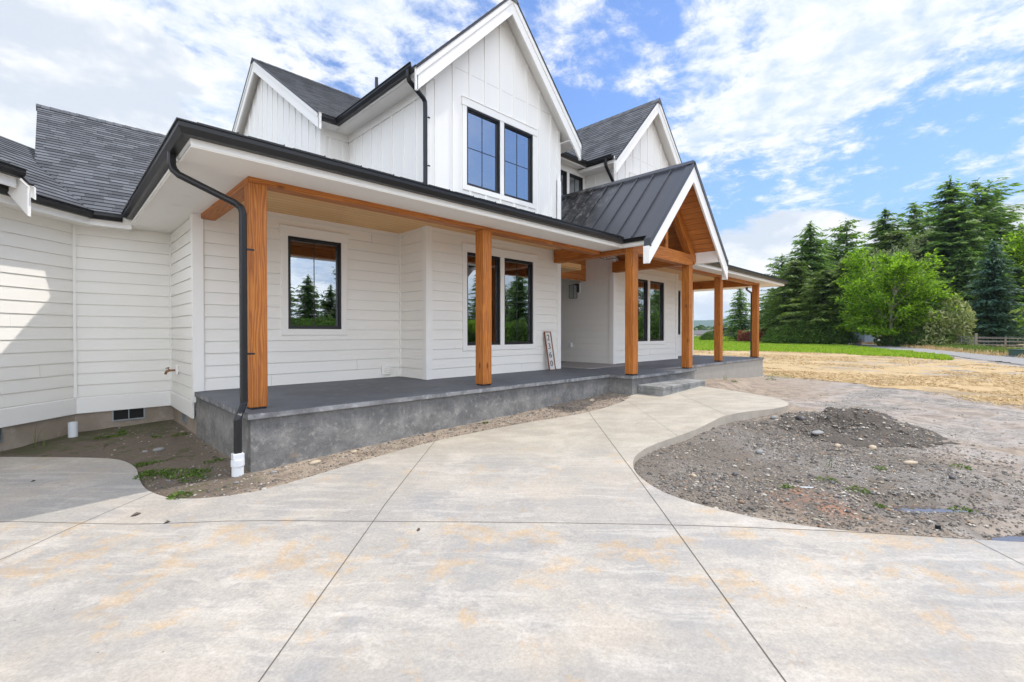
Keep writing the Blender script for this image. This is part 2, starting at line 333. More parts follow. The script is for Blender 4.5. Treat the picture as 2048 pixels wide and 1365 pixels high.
# bare ground: masks by place (wet silt, dark gravel, mossy pocket)
m, t = new_mat('dirt'); ob = coords(t); ox, oy, oz = t.xyz(ob)
a = t.noise(ob, 0.55, 6, 0.6, 0.6); b = t.noise(ob, 4.0, 8, 0.68, 0.4); f = t.noise(ob, 42, 6, 0.75)
cc = t.mix(t.ramp(b, 0.38, 0.62), (0.19, 0.14, 0.10), (0.34, 0.265, 0.19))
cc = t.mix(t.ramp(f, 0.45, 0.68, 0, 0.75), cc, (0.33, 0.29, 0.24))
far = t.ramp(ox, 7.5, 10.5); near_r = t.ramp(oy, 3.6, 2.2)
silt = t.math('MULTIPLY', t.math('MULTIPLY', t.ramp(t.math('ADD', a, t.math('MULTIPLY', far, 0.13)), 0.44, 0.56), near_r), 0.9)
cc = t.mix(silt, cc, t.mix(t.ramp(b, .35, .65), (0.20, 0.162, 0.13), (0.37, 0.312, 0.262)))
dgr = t.vmath('LENGTH', t.vmath('SUBTRACT', t.comb(ox, oy, 0), (5.9, 1.9, 0.0)), out=1)
gm = t.ramp(t.math('ADD', dgr, t.math('MULTIPLY', b, 0.9)), 3.1, 2.0)
cc = t.mix(t.math('MULTIPLY', gm, 0.85), cc, t.mix(f, (0.055, 0.047, 0.039), (0.185, 0.155, 0.122)))
red = t.math('MULTIPLY', t.ramp(t.vmath('LENGTH', t.vmath('SUBTRACT', t.comb(ox, oy, 0), (4.55, 0.95, 0.0)), out=1), 0.55, 0.1), t.ramp(b, 0.4, 0.6))
cc = t.mix(t.math('MULTIPLY', red, 0.6), cc, (0.36, 0.15, 0.07))
pk = t.math('MULTIPLY', t.ramp(ox, 1.7, 1.2), t.ramp(oy, 4.6, 5.0)); mo = t.math('MULTIPLY', pk, t.ramp(t.math('ADD', b, t.math('MULTIPLY', t.ramp(oy, 8.0, 9.6), 0.16)), 0.52, 0.60))
cc = t.mix(t.math('MULTIPLY', pk, 0.78), cc, t.mix(f, (0.055, 0.038, 0.026), (0.135, 0.10, 0.07))); cc = t.mix(t.math('MULTIPLY', mo, 0.75), cc, (0.062, 0.066, 0.020))
fx = t.math('MULTIPLY', t.ramp(ox, 12.0, 20.0), 0.6); cc = t.mix(fx, cc, (0.34, 0.29, 0.245))
wet = t.math('MULTIPLY', silt, t.ramp(t.noise(t.scale(ob, 1, 1, 1), 0.9, 6, 0.62), 0.43, 0.55))
t.inp(t.p, 'Base Color', t.mix(t.math('MULTIPLY', wet, 0.35), cc, (0.20, 0.17, 0.14)))
t.inp(t.p, 'Roughness', t.ramp(wet, 0, 1, 0.9, 0.22))
bump(t, t.math('ADD', t.math('MULTIPLY', f, 0.6), b), 0.6, 0.03)
m, t = new_mat('pile'); ob = coords(t); f = t.noise(ob, 38, 6, 0.75)
t.inp(t.p, 'Base Color', t.mix(f, (0.045, 0.037, 0.030), (0.17, 0.14, 0.11))); t.p.inputs['Roughness'].default_value = 0.9; bump(t, f, 0.9, 0.03)
def stone_mat(name, stops):
    m, t = new_mat(name); r = rnd_island(t); cr = t.node('ShaderNodeValToRGB'); cr.color_ramp.interpolation = 'CONSTANT'
    e = cr.color_ramp.elements
    while len(e) < len(stops): e.new(0.5)
    for i, s_ in enumerate(stops): e[i].position = i/len(stops); e[i].color = (*s_, 1)
    t.l.new(r, cr.inputs[0]); ob = coords(t)
    t.inp(t.p, 'Base Color', t.mix(t.ramp(t.noise(ob, 60, 4), 0.4, 0.7, 0, 0.5), cr.outputs[0], (0.12, 0.105, 0.09))); t.p.inputs['Roughness'].default_value = 0.75; return m
stone_mat('pebbles', [(0.085, 0.077, 0.068), (0.18, 0.155, 0.125), (0.12, 0.115, 0.107), (0.33, 0.28, 0.21), (0.055, 0.05, 0.045), (0.14, 0.11, 0.08), (0.50, 0.45, 0.38), (0.11, 0.103, 0.092), (0.26, 0.17, 0.10), (0.22, 0.205, 0.19)])
plain('stone_grey', (0.24, 0.235, 0.225), 0.75, var=0.3, sc=30); plain('stone_tan', (0.46, 0.37, 0.26), 0.75, var=0.2, sc=30); plain('stone_dark', (0.075, 0.072, 0.072), 0.6, var=0.3, sc=30)
m, t = new_mat('water'); t.inp(t.p, 'Base Color', (0.12, 0.10, 0.085)); t.p.inputs['Roughness'].default_value = 0.03; t.p.inputs['Specular IOR Level'].default_value = 0.9
bump(t, t.noise(coords(t), 6, 2), 0.04, 0.01)
def field(name, c1_, c2_, c3_, sc=1.0, bs=0.6):
    m, t = new_mat(name); ob = coords(t)
    a = t.noise(ob, 0.35*sc, 6, 0.6, 0.4); b = t.noise(ob, 5*sc, 8, 0.7)
    cc = t.mix(t.ramp(b, 0.35, 0.65), c1_, c2_); cc = t.mix(t.ramp(a, 0.5, 0.7, 0, 0.7), cc, c3_)
    t.inp(t.p, 'Base Color', cc); t.p.inputs['Roughness'].default_value = 0.9; bump(t, b, bs, 0.05); return m, t
field('lawn', (0.13, 0.21, 0.018), (0.20, 0.30, 0.028), (0.22, 0.25, 0.05))
field('straw_ground', (0.36, 0.245, 0.115), (0.50, 0.36, 0.18), (0.20, 0.155, 0.105))
field('road', (0.20, 0.195, 0.185), (0.29, 0.28, 0.27), (0.23, 0.21, 0.19), 2)
field('roadside', (0.30, 0.21, 0.09), (0.36, 0.28, 0.12), (0.14, 0.17, 0.04), 2)
def leafm(name, cols, transl=0.35, rough=0.55):
    m, t = new_mat(name); r = rnd_island(t)
    cr = t.node('ShaderNodeValToRGB'); e = cr.color_ramp.elements
    while len(e) < len(cols): e.new(0.5)
    for i, s_ in enumerate(cols): e[i].position = i/(len(cols)-1); e[i].color = (*s_, 1)
    t.l.new(r, cr.inputs[0])
    t.inp(t.p, 'Base Color', cr.outputs[0]); t.p.inputs['Roughness'].default_value = rough; t.p.inputs['Specular IOR Level'].default_value = 0.25
    tl = t.node('ShaderNodeBsdfTranslucent'); t.l.new(t.mix(1.0, cr.outputs[0], (1.5, 1.6, 0.7), 'MULTIPLY'), tl.inputs[0])
    ms = t.node('ShaderNodeMixShader'); ms.inputs[0].default_value = transl
    t.l.new(t.p.outputs[0], ms.inputs[1]); t.l.new(tl.outputs[0], ms.inputs[2]); t.l.new(ms.outputs[0], t.o.inputs[0]); return m
leafm('fir', [(0.06, 0.12, 0.035), (0.11, 0.19, 0.055), (0.17, 0.27, 0.075), (0.26, 0.37, 0.11)], 0.5)
leafm('olive_fir', [(0.06, 0.095, 0.02), (0.10, 0.155, 0.032), (0.15, 0.21, 0.045), (0.21, 0.27, 0.07)], 0.45)
leafm('blue_spruce', [(0.035, 0.080, 0.055), (0.055, 0.12, 0.080), (0.09, 0.17, 0.11), (0.13, 0.22, 0.15)], 0.25)
leafm('maple', [(0.07, 0.14, 0.014), (0.13, 0.24, 0.02), (0.22, 0.36, 0.028), (0.34, 0.47, 0.05)], 0.5)
leafm('shrub', [(0.05, 0.10, 0.018), (0.09, 0.16, 0.03), (0.14, 0.23, 0.04)], 0.4)
leafm('willow', [(0.10, 0.14, 0.06), (0.16, 0.20, 0.10), (0.24, 0.28, 0.16)], 0.3)
leafm('variegated', [(0.10, 0.14, 0.04), (0.20, 0.24, 0.09), (0.36, 0.38, 0.19), (0.48, 0.48, 0.28)], 0.35)
leafm('red_leaf', [(0.14, 0.035, 0.028), (0.24, 0.07, 0.05), (0.30, 0.12, 0.07)], 0.3)
leafm('grass_blades', [(0.11, 0.20, 0.012), (0.19, 0.31, 0.02), (0.29, 0.40, 0.035), (0.33, 0.36, 0.09)], 0.4)
leafm('weed_leaf', [(0.045, 0.080, 0.014), (0.085, 0.145, 0.024), (0.15, 0.23, 0.04)], 0.35)
leafm('straw_bits', [(0.38, 0.25, 0.105), (0.52, 0.37, 0.17), (0.60, 0.45, 0.235), (0.32, 0.20, 0.085)], 0.0)
leafm('far_trees', [(0.03, 0.06, 0.02), (0.06, 0.10, 0.03), (0.09, 0.14, 0.05)], 0.2)
plain('bark', (0.12, 0.095, 0.075), 0.9, var=0.4, sc=6); plain('bark_pale', (0.26, 0.235, 0.20), 0.9, var=0.5, sc=5)
plain('hill', (0.045, 0.085, 0.045), 0.95, var=0.4, sc=0.004)
m, t = new_mat('rug'); ob = coords(t); t.inp(t.p, 'Base Color', t.mix(t.noise(ob, 14, 6, 0.7), (0.20, 0.18, 0.17), (0.40, 0.37, 0.35))); t.p.inputs['Roughness'].default_value = 0.95
m, t = new_mat('sign_planks'); uv = coords(t, 'UV'); u, v, _ = t.xyz(uv)
zz = t.math('ADD', v, t.math('ABSOLUTE', u)); ln = t.ramp(t.math('FRACT', t.math('DIVIDE', zz, 0.055)), 0.0, 0.10)
t.inp(t.p, 'Base Color', t.mix(ln, (0.22, 0.20, 0.18), (0.66, 0.64, 0.61))); t.p.inputs['Roughness'].default_value = 0.7

# ------------------------------------------------------------------ object helpers
def tag(o, label=None, cat=None, group=None, kind=None):
    if label: o['label'] = label
    if cat: o['category'] = cat
    if group: o['group'] = group
    if kind: o['kind'] = kind
    return o
def empty(name, loc, label=None, cat=None, group=None):
    o = bpy.data.objects.new(name, None); col.objects.link(o); o.location = loc; o.empty_display_size = 0.3
    return tag(o, label, cat, group)
def root_loc(p):
    v = Vector((0, 0, 0))
    while p is not None: v += p.location; p = p.parent
    return v
class MB:
    """collects faces in world coordinates, uv per face corner (metres), then becomes ONE mesh object"""
    def __init__(s): s.v = []; s.f = []; s.uv = []; s.m = []; s.smooth = False
    def poly(s, pts, uvs=None, mi=0):
        b = len(s.v); s.v += [tuple(p) for p in pts]; s.f.append(list(range(b, b+len(pts))))
        if uvs is None: uvs = [(p[0]+p[1], p[2]) for p in pts]
        s.uv.append([(u[0], u[1]) for u in uvs]); s.m.append(mi)
    def obox(s, o, ax, ay, az, mi=0, mats6=None):
        """box from corner o with edge vectors; uv u runs along the longest edge"""
        o = Vector(o); A = [Vector(ax), Vector(ay), Vector(az)]
        if A[0].cross(A[1]).dot(A[2]) < 0: A[0], A[1] = A[1], A[0]
        L = [a.length for a in A]; lg = L.index(max(L)); off = (random.random()*20, random.random()*20)
        def face(p, i, j):
            pts = [p, p+A[i], p+A[i]+A[j], p+A[j]]
            q = [(0, 0), (L[i], 0), (L[i], L[j]), (0, L[j])]
            if j == lg: q = [(b_, a_) for a_, b_ in q]
            s.poly(pts, [(a_+off[0], b_+off[1]) for a_, b_ in q], mi)
        face(o, 1, 0); face(o+A[2], 0, 1); face(o, 0, 2); face(o+A[1], 2, 0); face(o, 2, 1); face(o+A[0], 1, 2)
    def box(s, x0, x1, y0, y1, z0, z1, mi=0):
        s.obox((x0, y0, z0), (x1-x0, 0, 0), (0, y1-y0, 0), (0, 0, z1-z0), mi)
    def prism(s, pts, dvec, mi=0):
        """polygon (list of 3d points) pushed along dvec; caps must be convex or simple"""
        P_ = [Vector(p) for p in pts]; d_ = Vector(dvec)
        n = sum(((P_[i]-P_[0]).cross(P_[i+1]-P_[0]) for i in range(1, len(P_)-1)), Vector((0, 0, 0)))
        if n.dot(d_) > 0: P_.reverse()
        e = (P_[1]-P_[0]).normalized(); nn = n.normalized(); g = nn.cross(e)
        def uvf(p): return ((p-P_[0]).dot(e), (p-P_[0]).dot(g))
        s.poly(P_, [uvf(p) for p in P_], mi)
        Q_ = [p+d_ for p in P_]; s.poly(Q_[::-1], [uvf(p) for p in Q_[::-1]], mi)
        dl = d_.length
        for i in range(len(P_)):
            j = (i+1) % len(P_); L = (P_[j]-P_[i]).length
            s.poly([P_[j], P_[i], Q_[i], Q_[j]], [(L, 0), (0, 0), (0, dl), (L, dl)], mi)
    def beam(s, p, q, wv, hv, mi=0):
        p = Vector(p); q = Vector(q); wv = Vector(wv); hv = Vector(hv)
        s.obox(p-wv/2-hv/2, q-p, wv, hv, mi)
    def tube(s, path, r, n=8, mi=0, caps=True, rad=None):
        path = [Vector(p) for p in path]; rings = []
        up = Vector((0.13, 0.27, 0.95)).normalized()
        for i, p in enumerate(path):
            d_ = (path[min(i+1, len(path)-1)]-path[max(i-1, 0)]).normalized()
            a_ = d_.cross(up)
            if a_.length < 0.1: a_ = d_.cross(Vector((1, 0, 0)))
            a_.normalize(); b_ = d_.cross(a_)
            rr_ = rad[i] if rad else r
            b0 = len(s.v)
            for k_ in range(n):
                th = 2*math.pi*k_/n; s.v.append(tuple(p+(a_*math.cos(th)+b_*math.sin(th))*rr_))
            rings.append(b0)
        L = 0
        for i in range(len(path)-1):
            l2 = L+(path[i+1]-path[i]).length
            for k_ in range(n):
                k2 = (k_+1) % n
                s.f.append([rings[i]+k_, rings[i+1]+k_, rings[i+1]+k2, rings[i]+k2]); s.uv.append([(L, k_*.1), (l2, k_*.1), (l2, k_*.1+.1), (L, k_*.1+.1)]); s.m.append(mi)
            L = l2
        if caps:
            for b0, rev in ((rings[0], False), (rings[-1], True)):
                f_ = [b0+k_ for k_ in range(n)]
                if rev: f_.reverse()
                s.f.append(f_); s.uv.append([(0, 0)]*n); s.m.append(mi)
    def recttube(s, path, w_, h_, side, mi=0):
        """rectangular pipe along a path lying roughly in a vertical plane; side = width direction"""
        path = [Vector(p) for p in path]; side = Vector(side).normalized(); rings = []
        for i, p in enumerate(path):
            d_ = (path[min(i+1, len(path)-1)]-path[max(i-1, 0)]).normalized()
            n_ = d_.cross(side).normalized(); sd_ = n_.cross(d_).normalized()
            b0 = len(s.v); prof = [(-1, -.6), (-.6, -1), (.6, -1), (1, -.6), (1, .6), (.6, 1), (-.6, 1), (-1, .6)]
            for a_, b_ in prof: s.v.append(tuple(p+sd_*a_*w_/2+n_*b_*h_/2))
            rings.append(b0)
        for i in range(len(path)-1):
            for k_ in range(8):
                k2 = (k_+1) % 8; s.f.append([rings[i]+k_, rings[i]+k2, rings[i+1]+k2, rings[i+1]+k_]); s.uv.append([(0, 0)]*4); s.m.append(mi)
        s.f.append([rings[0]+k_ for k_ in range(7, -1, -1)]); s.uv.append([(0, 0)]*8); s.m.append(mi)
        s.f.append([rings[-1]+k_ for k_ in range(8)]); s.uv.append([(0, 0)]*8); s.m.append(mi)
    def sweep(s, prof, path, mi=0, caps=True):
        """closed profile [(out, z)] along plan path (left to right seen from outside), mitred"""
        n = len(path); N = []
        P2 = [Vector((p[0], p[1])) for p in path]
        for i in range(n):
            ns = []
            for a_, b_ in ((i-1, i), (i, i+1)):
                if a_ >= 0 and b_ < n:
                    d_ = (P2[b_]-P2[a_]).normalized(); ns.append(Vector((d_.y, -d_.x)))
            if len(ns) == 1: N.append(ns[0])
            else:
                m_ = (ns[0]+ns[1]); m_ = m_/(m_.length_squared/2) if m_.length > 1e-6 else ns[0]; N.append(m_)
        L = 0
        for i in range(n-1):
            l2 = L+(P2[i+1]-P2[i]).length; k_ = len(prof); acc = 0
            for j in range(k_):
                a_ = prof[j]; b_ = prof[(j+1) % k_]; e = math.hypot(a_[0]-b_[0], a_[1]-b_[1])
                pts = [(*(P2[i]+N[i]*a_[0]), a_[1]), (*(P2[i+1]+N[i+1]*a_[0]), a_[1]), (*(P2[i+1]+N[i+1]*b_[0]), b_[1]), (*(P2[i]+N[i]*b_[0]), b_[1])]
                s.poly(pts, [(L, acc), (l2, acc), (l2, acc+e), (L, acc+e)], mi); acc += e
            L = l2
        if caps:
            s.poly([(*(P2[0]+N[0]*a_), z_) for a_, z_ in prof][::-1], None, mi)
            s.poly([(*(P2[-1]+N[-1]*a_), z_) for a_, z_ in prof], None, mi)
    def build(s, name, mats, parent=None, bevel=0, smooth=False, local=None):
        if not isinstance(mats, (list, tuple)): mats = [mats]
        me = bpy.data.meshes.new(name); off = root_loc(parent) if parent is not None else Vector(local or (0, 0, 0))
        V = np.array(s.v, dtype=np.float32).reshape(-1, 3)-np.array(off, dtype=np.float32)
        me.from_pydata(V.tolist(), [], s.f)
        for mm in mats: me.materials.append(MATS[mm])
        if len(mats) > 1: me.polygons.foreach_set('material_index', s.m)
        uvl = me.uv_layers.new(name='UVMap'); flat = [c_ for fu in s.uv for uv_ in fu for c_ in uv_]
        uvl.data.foreach_set('uv', flat)
        if smooth: me.polygons.foreach_set('use_smooth', [True]*len(me.polygons))
        me.update()
        o = bpy.data.objects.new(name, me); col.objects.link(o)
        if parent is not None: o.parent = parent
        else: o.location = off
        if bevel:
            bm_ = bmesh.new(); bm_.from_mesh(me); bmesh.ops.remove_doubles(bm_, verts=bm_.verts, dist=1e-5); bmesh.ops.recalc_face_normals(bm_, faces=bm_.faces); bm_.to_mesh(me); bm_.free()
            md = o.modifiers.new('bevel', 'BEVEL'); md.width = bevel; md.segments = 2; md.limit_method = 'ANGLE'
        return o

def cloud_mesh(name, V, F_, mat, parent=None, local=(0, 0, 0)):
    """fast mesh from numpy arrays"""
    me = bpy.data.meshes.new(name); V = np.asarray(V, np.float32); F_ = np.asarray(F_, np.int32); k_ = F_.shape[1]
    me.vertices.add(len(V)); me.vertices.foreach_set('co', V.ravel())
    me.loops.add(F_.size); me.loops.foreach_set('vertex_index', F_.ravel())
    me.polygons.add(len(F_)); me.polygons.foreach_set('loop_start', np.arange(0, F_.size, k_, dtype=np.int32)); me.polygons.foreach_set('loop_total', np.full(len(F_), k_, np.int32))
    me.materials.append(MATS[mat]); me.update(calc_edges=True); me.validate()
    o = bpy.data.objects.new(name, me); col.objects.link(o); o.location = local
    if parent is not None: o.parent = parent
    return o

# ------------------------------------------------------------------ heights of the ground
def conc_z(x): return 0.0345*(x-1.4)
INNER = [(-0.463, 8.374), (0.084, 7.719), (0.455, 7.223), (0.561, 6.984), (0.615, 6.702), (0.638, 6.437), (0.62, 6.108), (0.606, 5.781), (0.613, 5.536), (0.643, 5.355), (0.705, 5.123), (0.777, 4.984), (0.894, 4.852), (1.019, 4.761), (1.199, 4.68), (1.338, 4.640), (1.705, 4.663), (2.397, 4.79), (3.384, 4.88), (4.515, 4.79), (5.368, 4.611), (6.191, 4.446), (7.035, 4.50), (7.6, 4.62), (7.99, 4.80)]
RIGHT = [(9.98, 4.80), (9.95, 4.3), (9.68, 3.484), (9.433, 2.903), (9.186, 2.507), (8.858, 2.291), (8.563, 2.24), (8.228, 2.301), (7.765, 2.531), (7.405, 2.664), (7.089, 2.714), (6.603, 2.689), (6.152, 2.661), (5.724, 2.676), (5.265, 2.706), (4.906, 2.715), (4.624, 2.679), (4.402, 2.607), (4.183, 2.492), (3.972, 2.322), (3.806, 2.105), (3.701, 1.901), (3.648, 1.655), (3.658, 1.369), (3.686, 1.104), (3.791, 0.786), (3.953, 0.485), (4.135, 0.203), (4.404, -0.195), (5.3, -1.5), (7.5, -4.5), (10, -8)]
def smooth_line(pts, it=2):
    for _ in range(it):
        q = [pts[0]]
        for a, b in zip(pts[:-1], pts[1:]):
            q.append((a[0]*.75+b[0]*.25, a[1]*.75+b[1]*.25)); q.append((a[0]*.25+b[0]*.75, a[1]*.25+b[1]*.75))
        q.append(pts[-1]); pts = q
    return pts
INNER_S = smooth_line(INNER); RIGHT_S = smooth_line(RIGHT)
DRIVE = INNER_S + RIGHT_S + [(10, -14), (-12, -14), (-12, -3.0)]
def inside_np(x, y, poly):
    r = np.zeros(x.shape, bool); n = len(poly)
    for i in range(n):
        x0, y0 = poly[i]; x1, y1 = poly[(i+1) % n]
        if y0 == y1: continue
        c_ = ((y0 > y) != (y1 > y)) & (x < (x1-x0)*(y-y0)/(y1-y0)+x0); r ^= c_
    return r
def dist_np(x, y, line):
    d_ = np.full(x.shape, 1e9)
    for a, b in zip(line[:-1], line[1:]):
        ax, ay = a; bx, by = b; L2 = (bx-ax)**2+(by-ay)**2+1e-12
        t_ = np.clip(((x-ax)*(bx-ax)+(y-ay)*(by-ay))/L2, 0, 1)
        d_ = np.minimum(d_, np.hypot(x-ax-t_*(bx-ax), y-ay-t_*(by-ay)))
    return d_
def sstep(v, a, b):
    t_ = np.clip((v-a)/(b-a), 0, 1); return t_*t_*(3-2*t_)
_rng = np.random.RandomState(3); _perm = _rng.rand(256, 256)
def vnoise(x, y):
    xi = np.floor(x).astype(int); yi = np.floor(y).astype(int); fx = x-xi; fy = y-yi
    fx = fx*fx*(3-2*fx); fy = fy*fy*(3-2*fy)
    g = lambda a, b: _perm[a & 255, b & 255]
    return (g(xi, yi)*(1-fx)+g(xi+1, yi)*fx)*(1-fy)+(g(xi, yi+1)*(1-fx)+g(xi+1, yi+1)*fx)*fy-0.5
def fbm(x, y, sc, oct_=4):
    r = 0; a = 1.0
    for i in range(oct_): r = r+vnoise(x*sc+17.3*i, y*sc+5.1*i)*a; a *= 0.5; sc *= 2.1
    return r
PUDDLES = [(5.25, 0.30, 0.42, 0.10, -0.75), (5.12, -0.42, 0.42, 0.13, -0.75), (7.0, -1.0, 0.5, 0.12, -0.8)]
PUD_Z = [-0.045, -0.045, -.03]
def H(x, y):
    x = np.asarray(x, float); y = np.asarray(y, float)
    cz = np.minimum(conc_z(x), 0.235)
    house = cz - 0.012 - 0.03*sstep(y, 5.2, 8) * (x < 1.6)
    house = np.where(x > 11, 0.215-0.23*sstep(x, 11, 17.3), house)
    yc = np.interp(x, [-7, 0.5, 2, 4, 6, 8, 9.4, 10.2, 11, 17, 30], [7, 4.0, 3.5, 3.6, 3.7, 3.6, 4.0, 4.55, 4.7, 4.9, 4.9])
    near = (x > -3) & (x < 20) & (y > -6) & (y < 11)
    d_ = np.full(x.shape, 9.0); ins = np.zeros(x.shape, bool)
    if near.any():
        d_[near] = dist_np(x[near], y[near], RIGHT_S); ins[near] = inside_np(x[near], y[near], DRIVE)
    edge = np.minimum(conc_z(x), 0.30)-0.095
    right = edge*(1-sstep(d_, 0.05, 2.4)) + (-0.015)*sstep(d_, 0.05, 2.4)
    g = sstep(yc-y, 0.0, 0.7)
    z = house*(1-g)+right*g
    far = sstep(x, 13, 24); z = z*(1-far)+(-0.10)*far
    f2 = sstep(np.hypot(x-5, y-5), 22, 40); z = z*(1-f2)+(-0.10)*f2
    amp = 0.022+0.03*g
    z = z+fbm(x, y, 0.9, 5)*amp*(1-0.6*sstep(x, 25, 60))+fbm(x+40, y, 6.0, 3)*0.012*near
    for (px, py, a, b, th), pz in zip(PUDDLES, PUD_Z):
        c_, s_ = math.cos(-th), math.sin(-th); u_ = ((x-px)*c_-(y-py)*s_)/a; v_ = ((x-px)*s_+(y-py)*c_)/b
        r_ = np.sqrt(u_*u_+v_*v_)+fbm(x, y, 2.5, 3)*0.5; m_ = 1-sstep(r_, 0.8, 2.2)
        z = z*(1-m_)+(pz-0.018)*m_
    z = np.where(ins, np.minimum(z, conc_z(x)-0.10), z)
    return z
def h1(x, y): return float(H(np.array([x]), np.array([y]))[0])

# ------------------------------------------------------------------ THE HOUSE
house = empty('farmhouse', (6, 8, 0), 'white farmhouse with steep gables, dark shingle roofs and a long timber-posted front porch', 'house')
EXPO = 0.178; SLAB = 0.60
def wall_frame(p0, p1):
    p0 = Vector(p0); p1 = Vector(p1); L = (p1-p0).length; d_ = (p1-p0)/L; return p0, d_, Vector((d_.y, -d_.x)), L
def lap_wall(name, p0, p1, z0, z1, zb, holes=(), mat='siding'):
    p0, d_, n_, L = wall_frame(p0, p1); mb = MB()
    k_ = 0
    def seg(s0, s1, za, zb_, full):
        if s1-s0 < 1e-4 or zb_-za < 1e-4: return
        jt = (round(full/EXPO)*1.43+p0.x*.7+p0.y) % 6.1       # butt joint of this course
        while jt < s1-.35:
            if jt > s0+.35: seg(s0, jt-.0012, za, zb_, full); seg(jt+.0012, s1, za, zb_, full); return
            jt += 6.1
        o_ = random.random()*30
        def pt(s_, off, z_): q = p0+d_*s_+n_*off; return (q.x, q.y, z_)
        ob_ = lambda z_: 0.018-0.012*(z_-full)/EXPO
        sl = .0105 if abs(za-full) < 1e-6 else 0.0
        if sl:
            g0 = ob_(za+sl)-.018
            mb.poly([pt(s0, g0, za), pt(s1, g0, za), pt(s1, g0, za+sl), pt(s0, g0, za+sl)], [(s0+o_, za), (s1+o_, za), (s1+o_, za+sl), (s0+o_, za+sl)])
            mb.poly([pt(s0, g0, za+sl), pt(s1, g0, za+sl), pt(s1, ob_(za+sl), za+sl), pt(s0, ob_(za+sl), za+sl)]); za += sl
        a0, a1 = ob_(za), ob_(zb_)
        mb.poly([pt(s0, a0, za), pt(s1, a0, za), pt(s1, a1, zb_), pt(s0, a1, zb_)], [(s0+o_, za), (s1+o_, za), (s1+o_, zb_), (s0+o_, zb_)])
    z_ = zb
    while z_ < z1:
        lo, hi_ = max(z_, z0), min(z_+EXPO, z1)
        if hi_ > lo:
            cuts = sorted({lo, hi_, *[h for hh_ in holes for h in hh_[2:] if lo < h < hi_]})
            for za, zc_ in zip(cuts[:-1], cuts[1:]):
                mid = (za+zc_)/2; iv = sorted([(h[0], h[1]) for h in holes if h[2] < mid < h[3]]); s_ = 0
                for a_, b_ in iv: seg(s_, a_, za, zc_, z_); s_ = b_
                seg(s_, L, za, zc_, z_)
        z_ += EXPO
    return mb.build(name, mat, house)
def flat_wall(mb, p0, p1, z0, ztop, holes=(), batt=(), off=0.0, joint=None, bw=0.06):
    """flat panel with square holes, clipped by a top profile ztop(s); vertical battens at batt"""
    p0, d_, n_, L = wall_frame(p0, p1)
    def pt(s_, o_, z_): q = p0+d_*s_+n_*o_; return (q.x, q.y, z_)
    xs = sorted({0, L, *[h for hh_ in holes for h in hh_[:2]], *[L*k_/12 for k_ in range(13)]})
    if joint is not None: pass
    for a_, b_ in zip(xs[:-1], xs[1:]):
        mid = (a_+b_)/2; hs = sorted([(h[2], h[3]) for h in holes if h[0] < mid < h[1]]); z_ = z0
        for lo, hi_ in hs:
            mb.poly([pt(a_, off, z_), pt(b_, off, z_), pt(b_, off, lo), pt(a_, off, lo)], [(z_, a_), (z_, b_), (lo, b_), (lo, a_)]); z_ = hi_
        mb.poly([pt(a_, off, z_), pt(b_, off, z_), pt(b_, off, ztop(b_)), pt(a_, off, ztop(a_))], [(z_, a_), (z_, b_), (ztop(b_), b_), (ztop(a_), a_)])
    for s_ in batt:
        hs = sorted([(h[2]-.10, h[3]+.14) for h in holes if h[0]-.10 < s_ < h[1]+.10]); z_ = z0
        for lo, hi_ in hs + [(min(ztop(s_-bw/2), ztop(s_+bw/2)), None)]:
            if lo > z_:
                o = p0+d_*(s_-bw/2)+n_*off; mb.obox((o.x, o.y, z_), (d_.x*bw, d_.y*bw, 0), (n_.x*.02, n_.y*.02, 0), (0, 0, lo-z_))
            z_ = hi_
    if joint is not None:
        pass
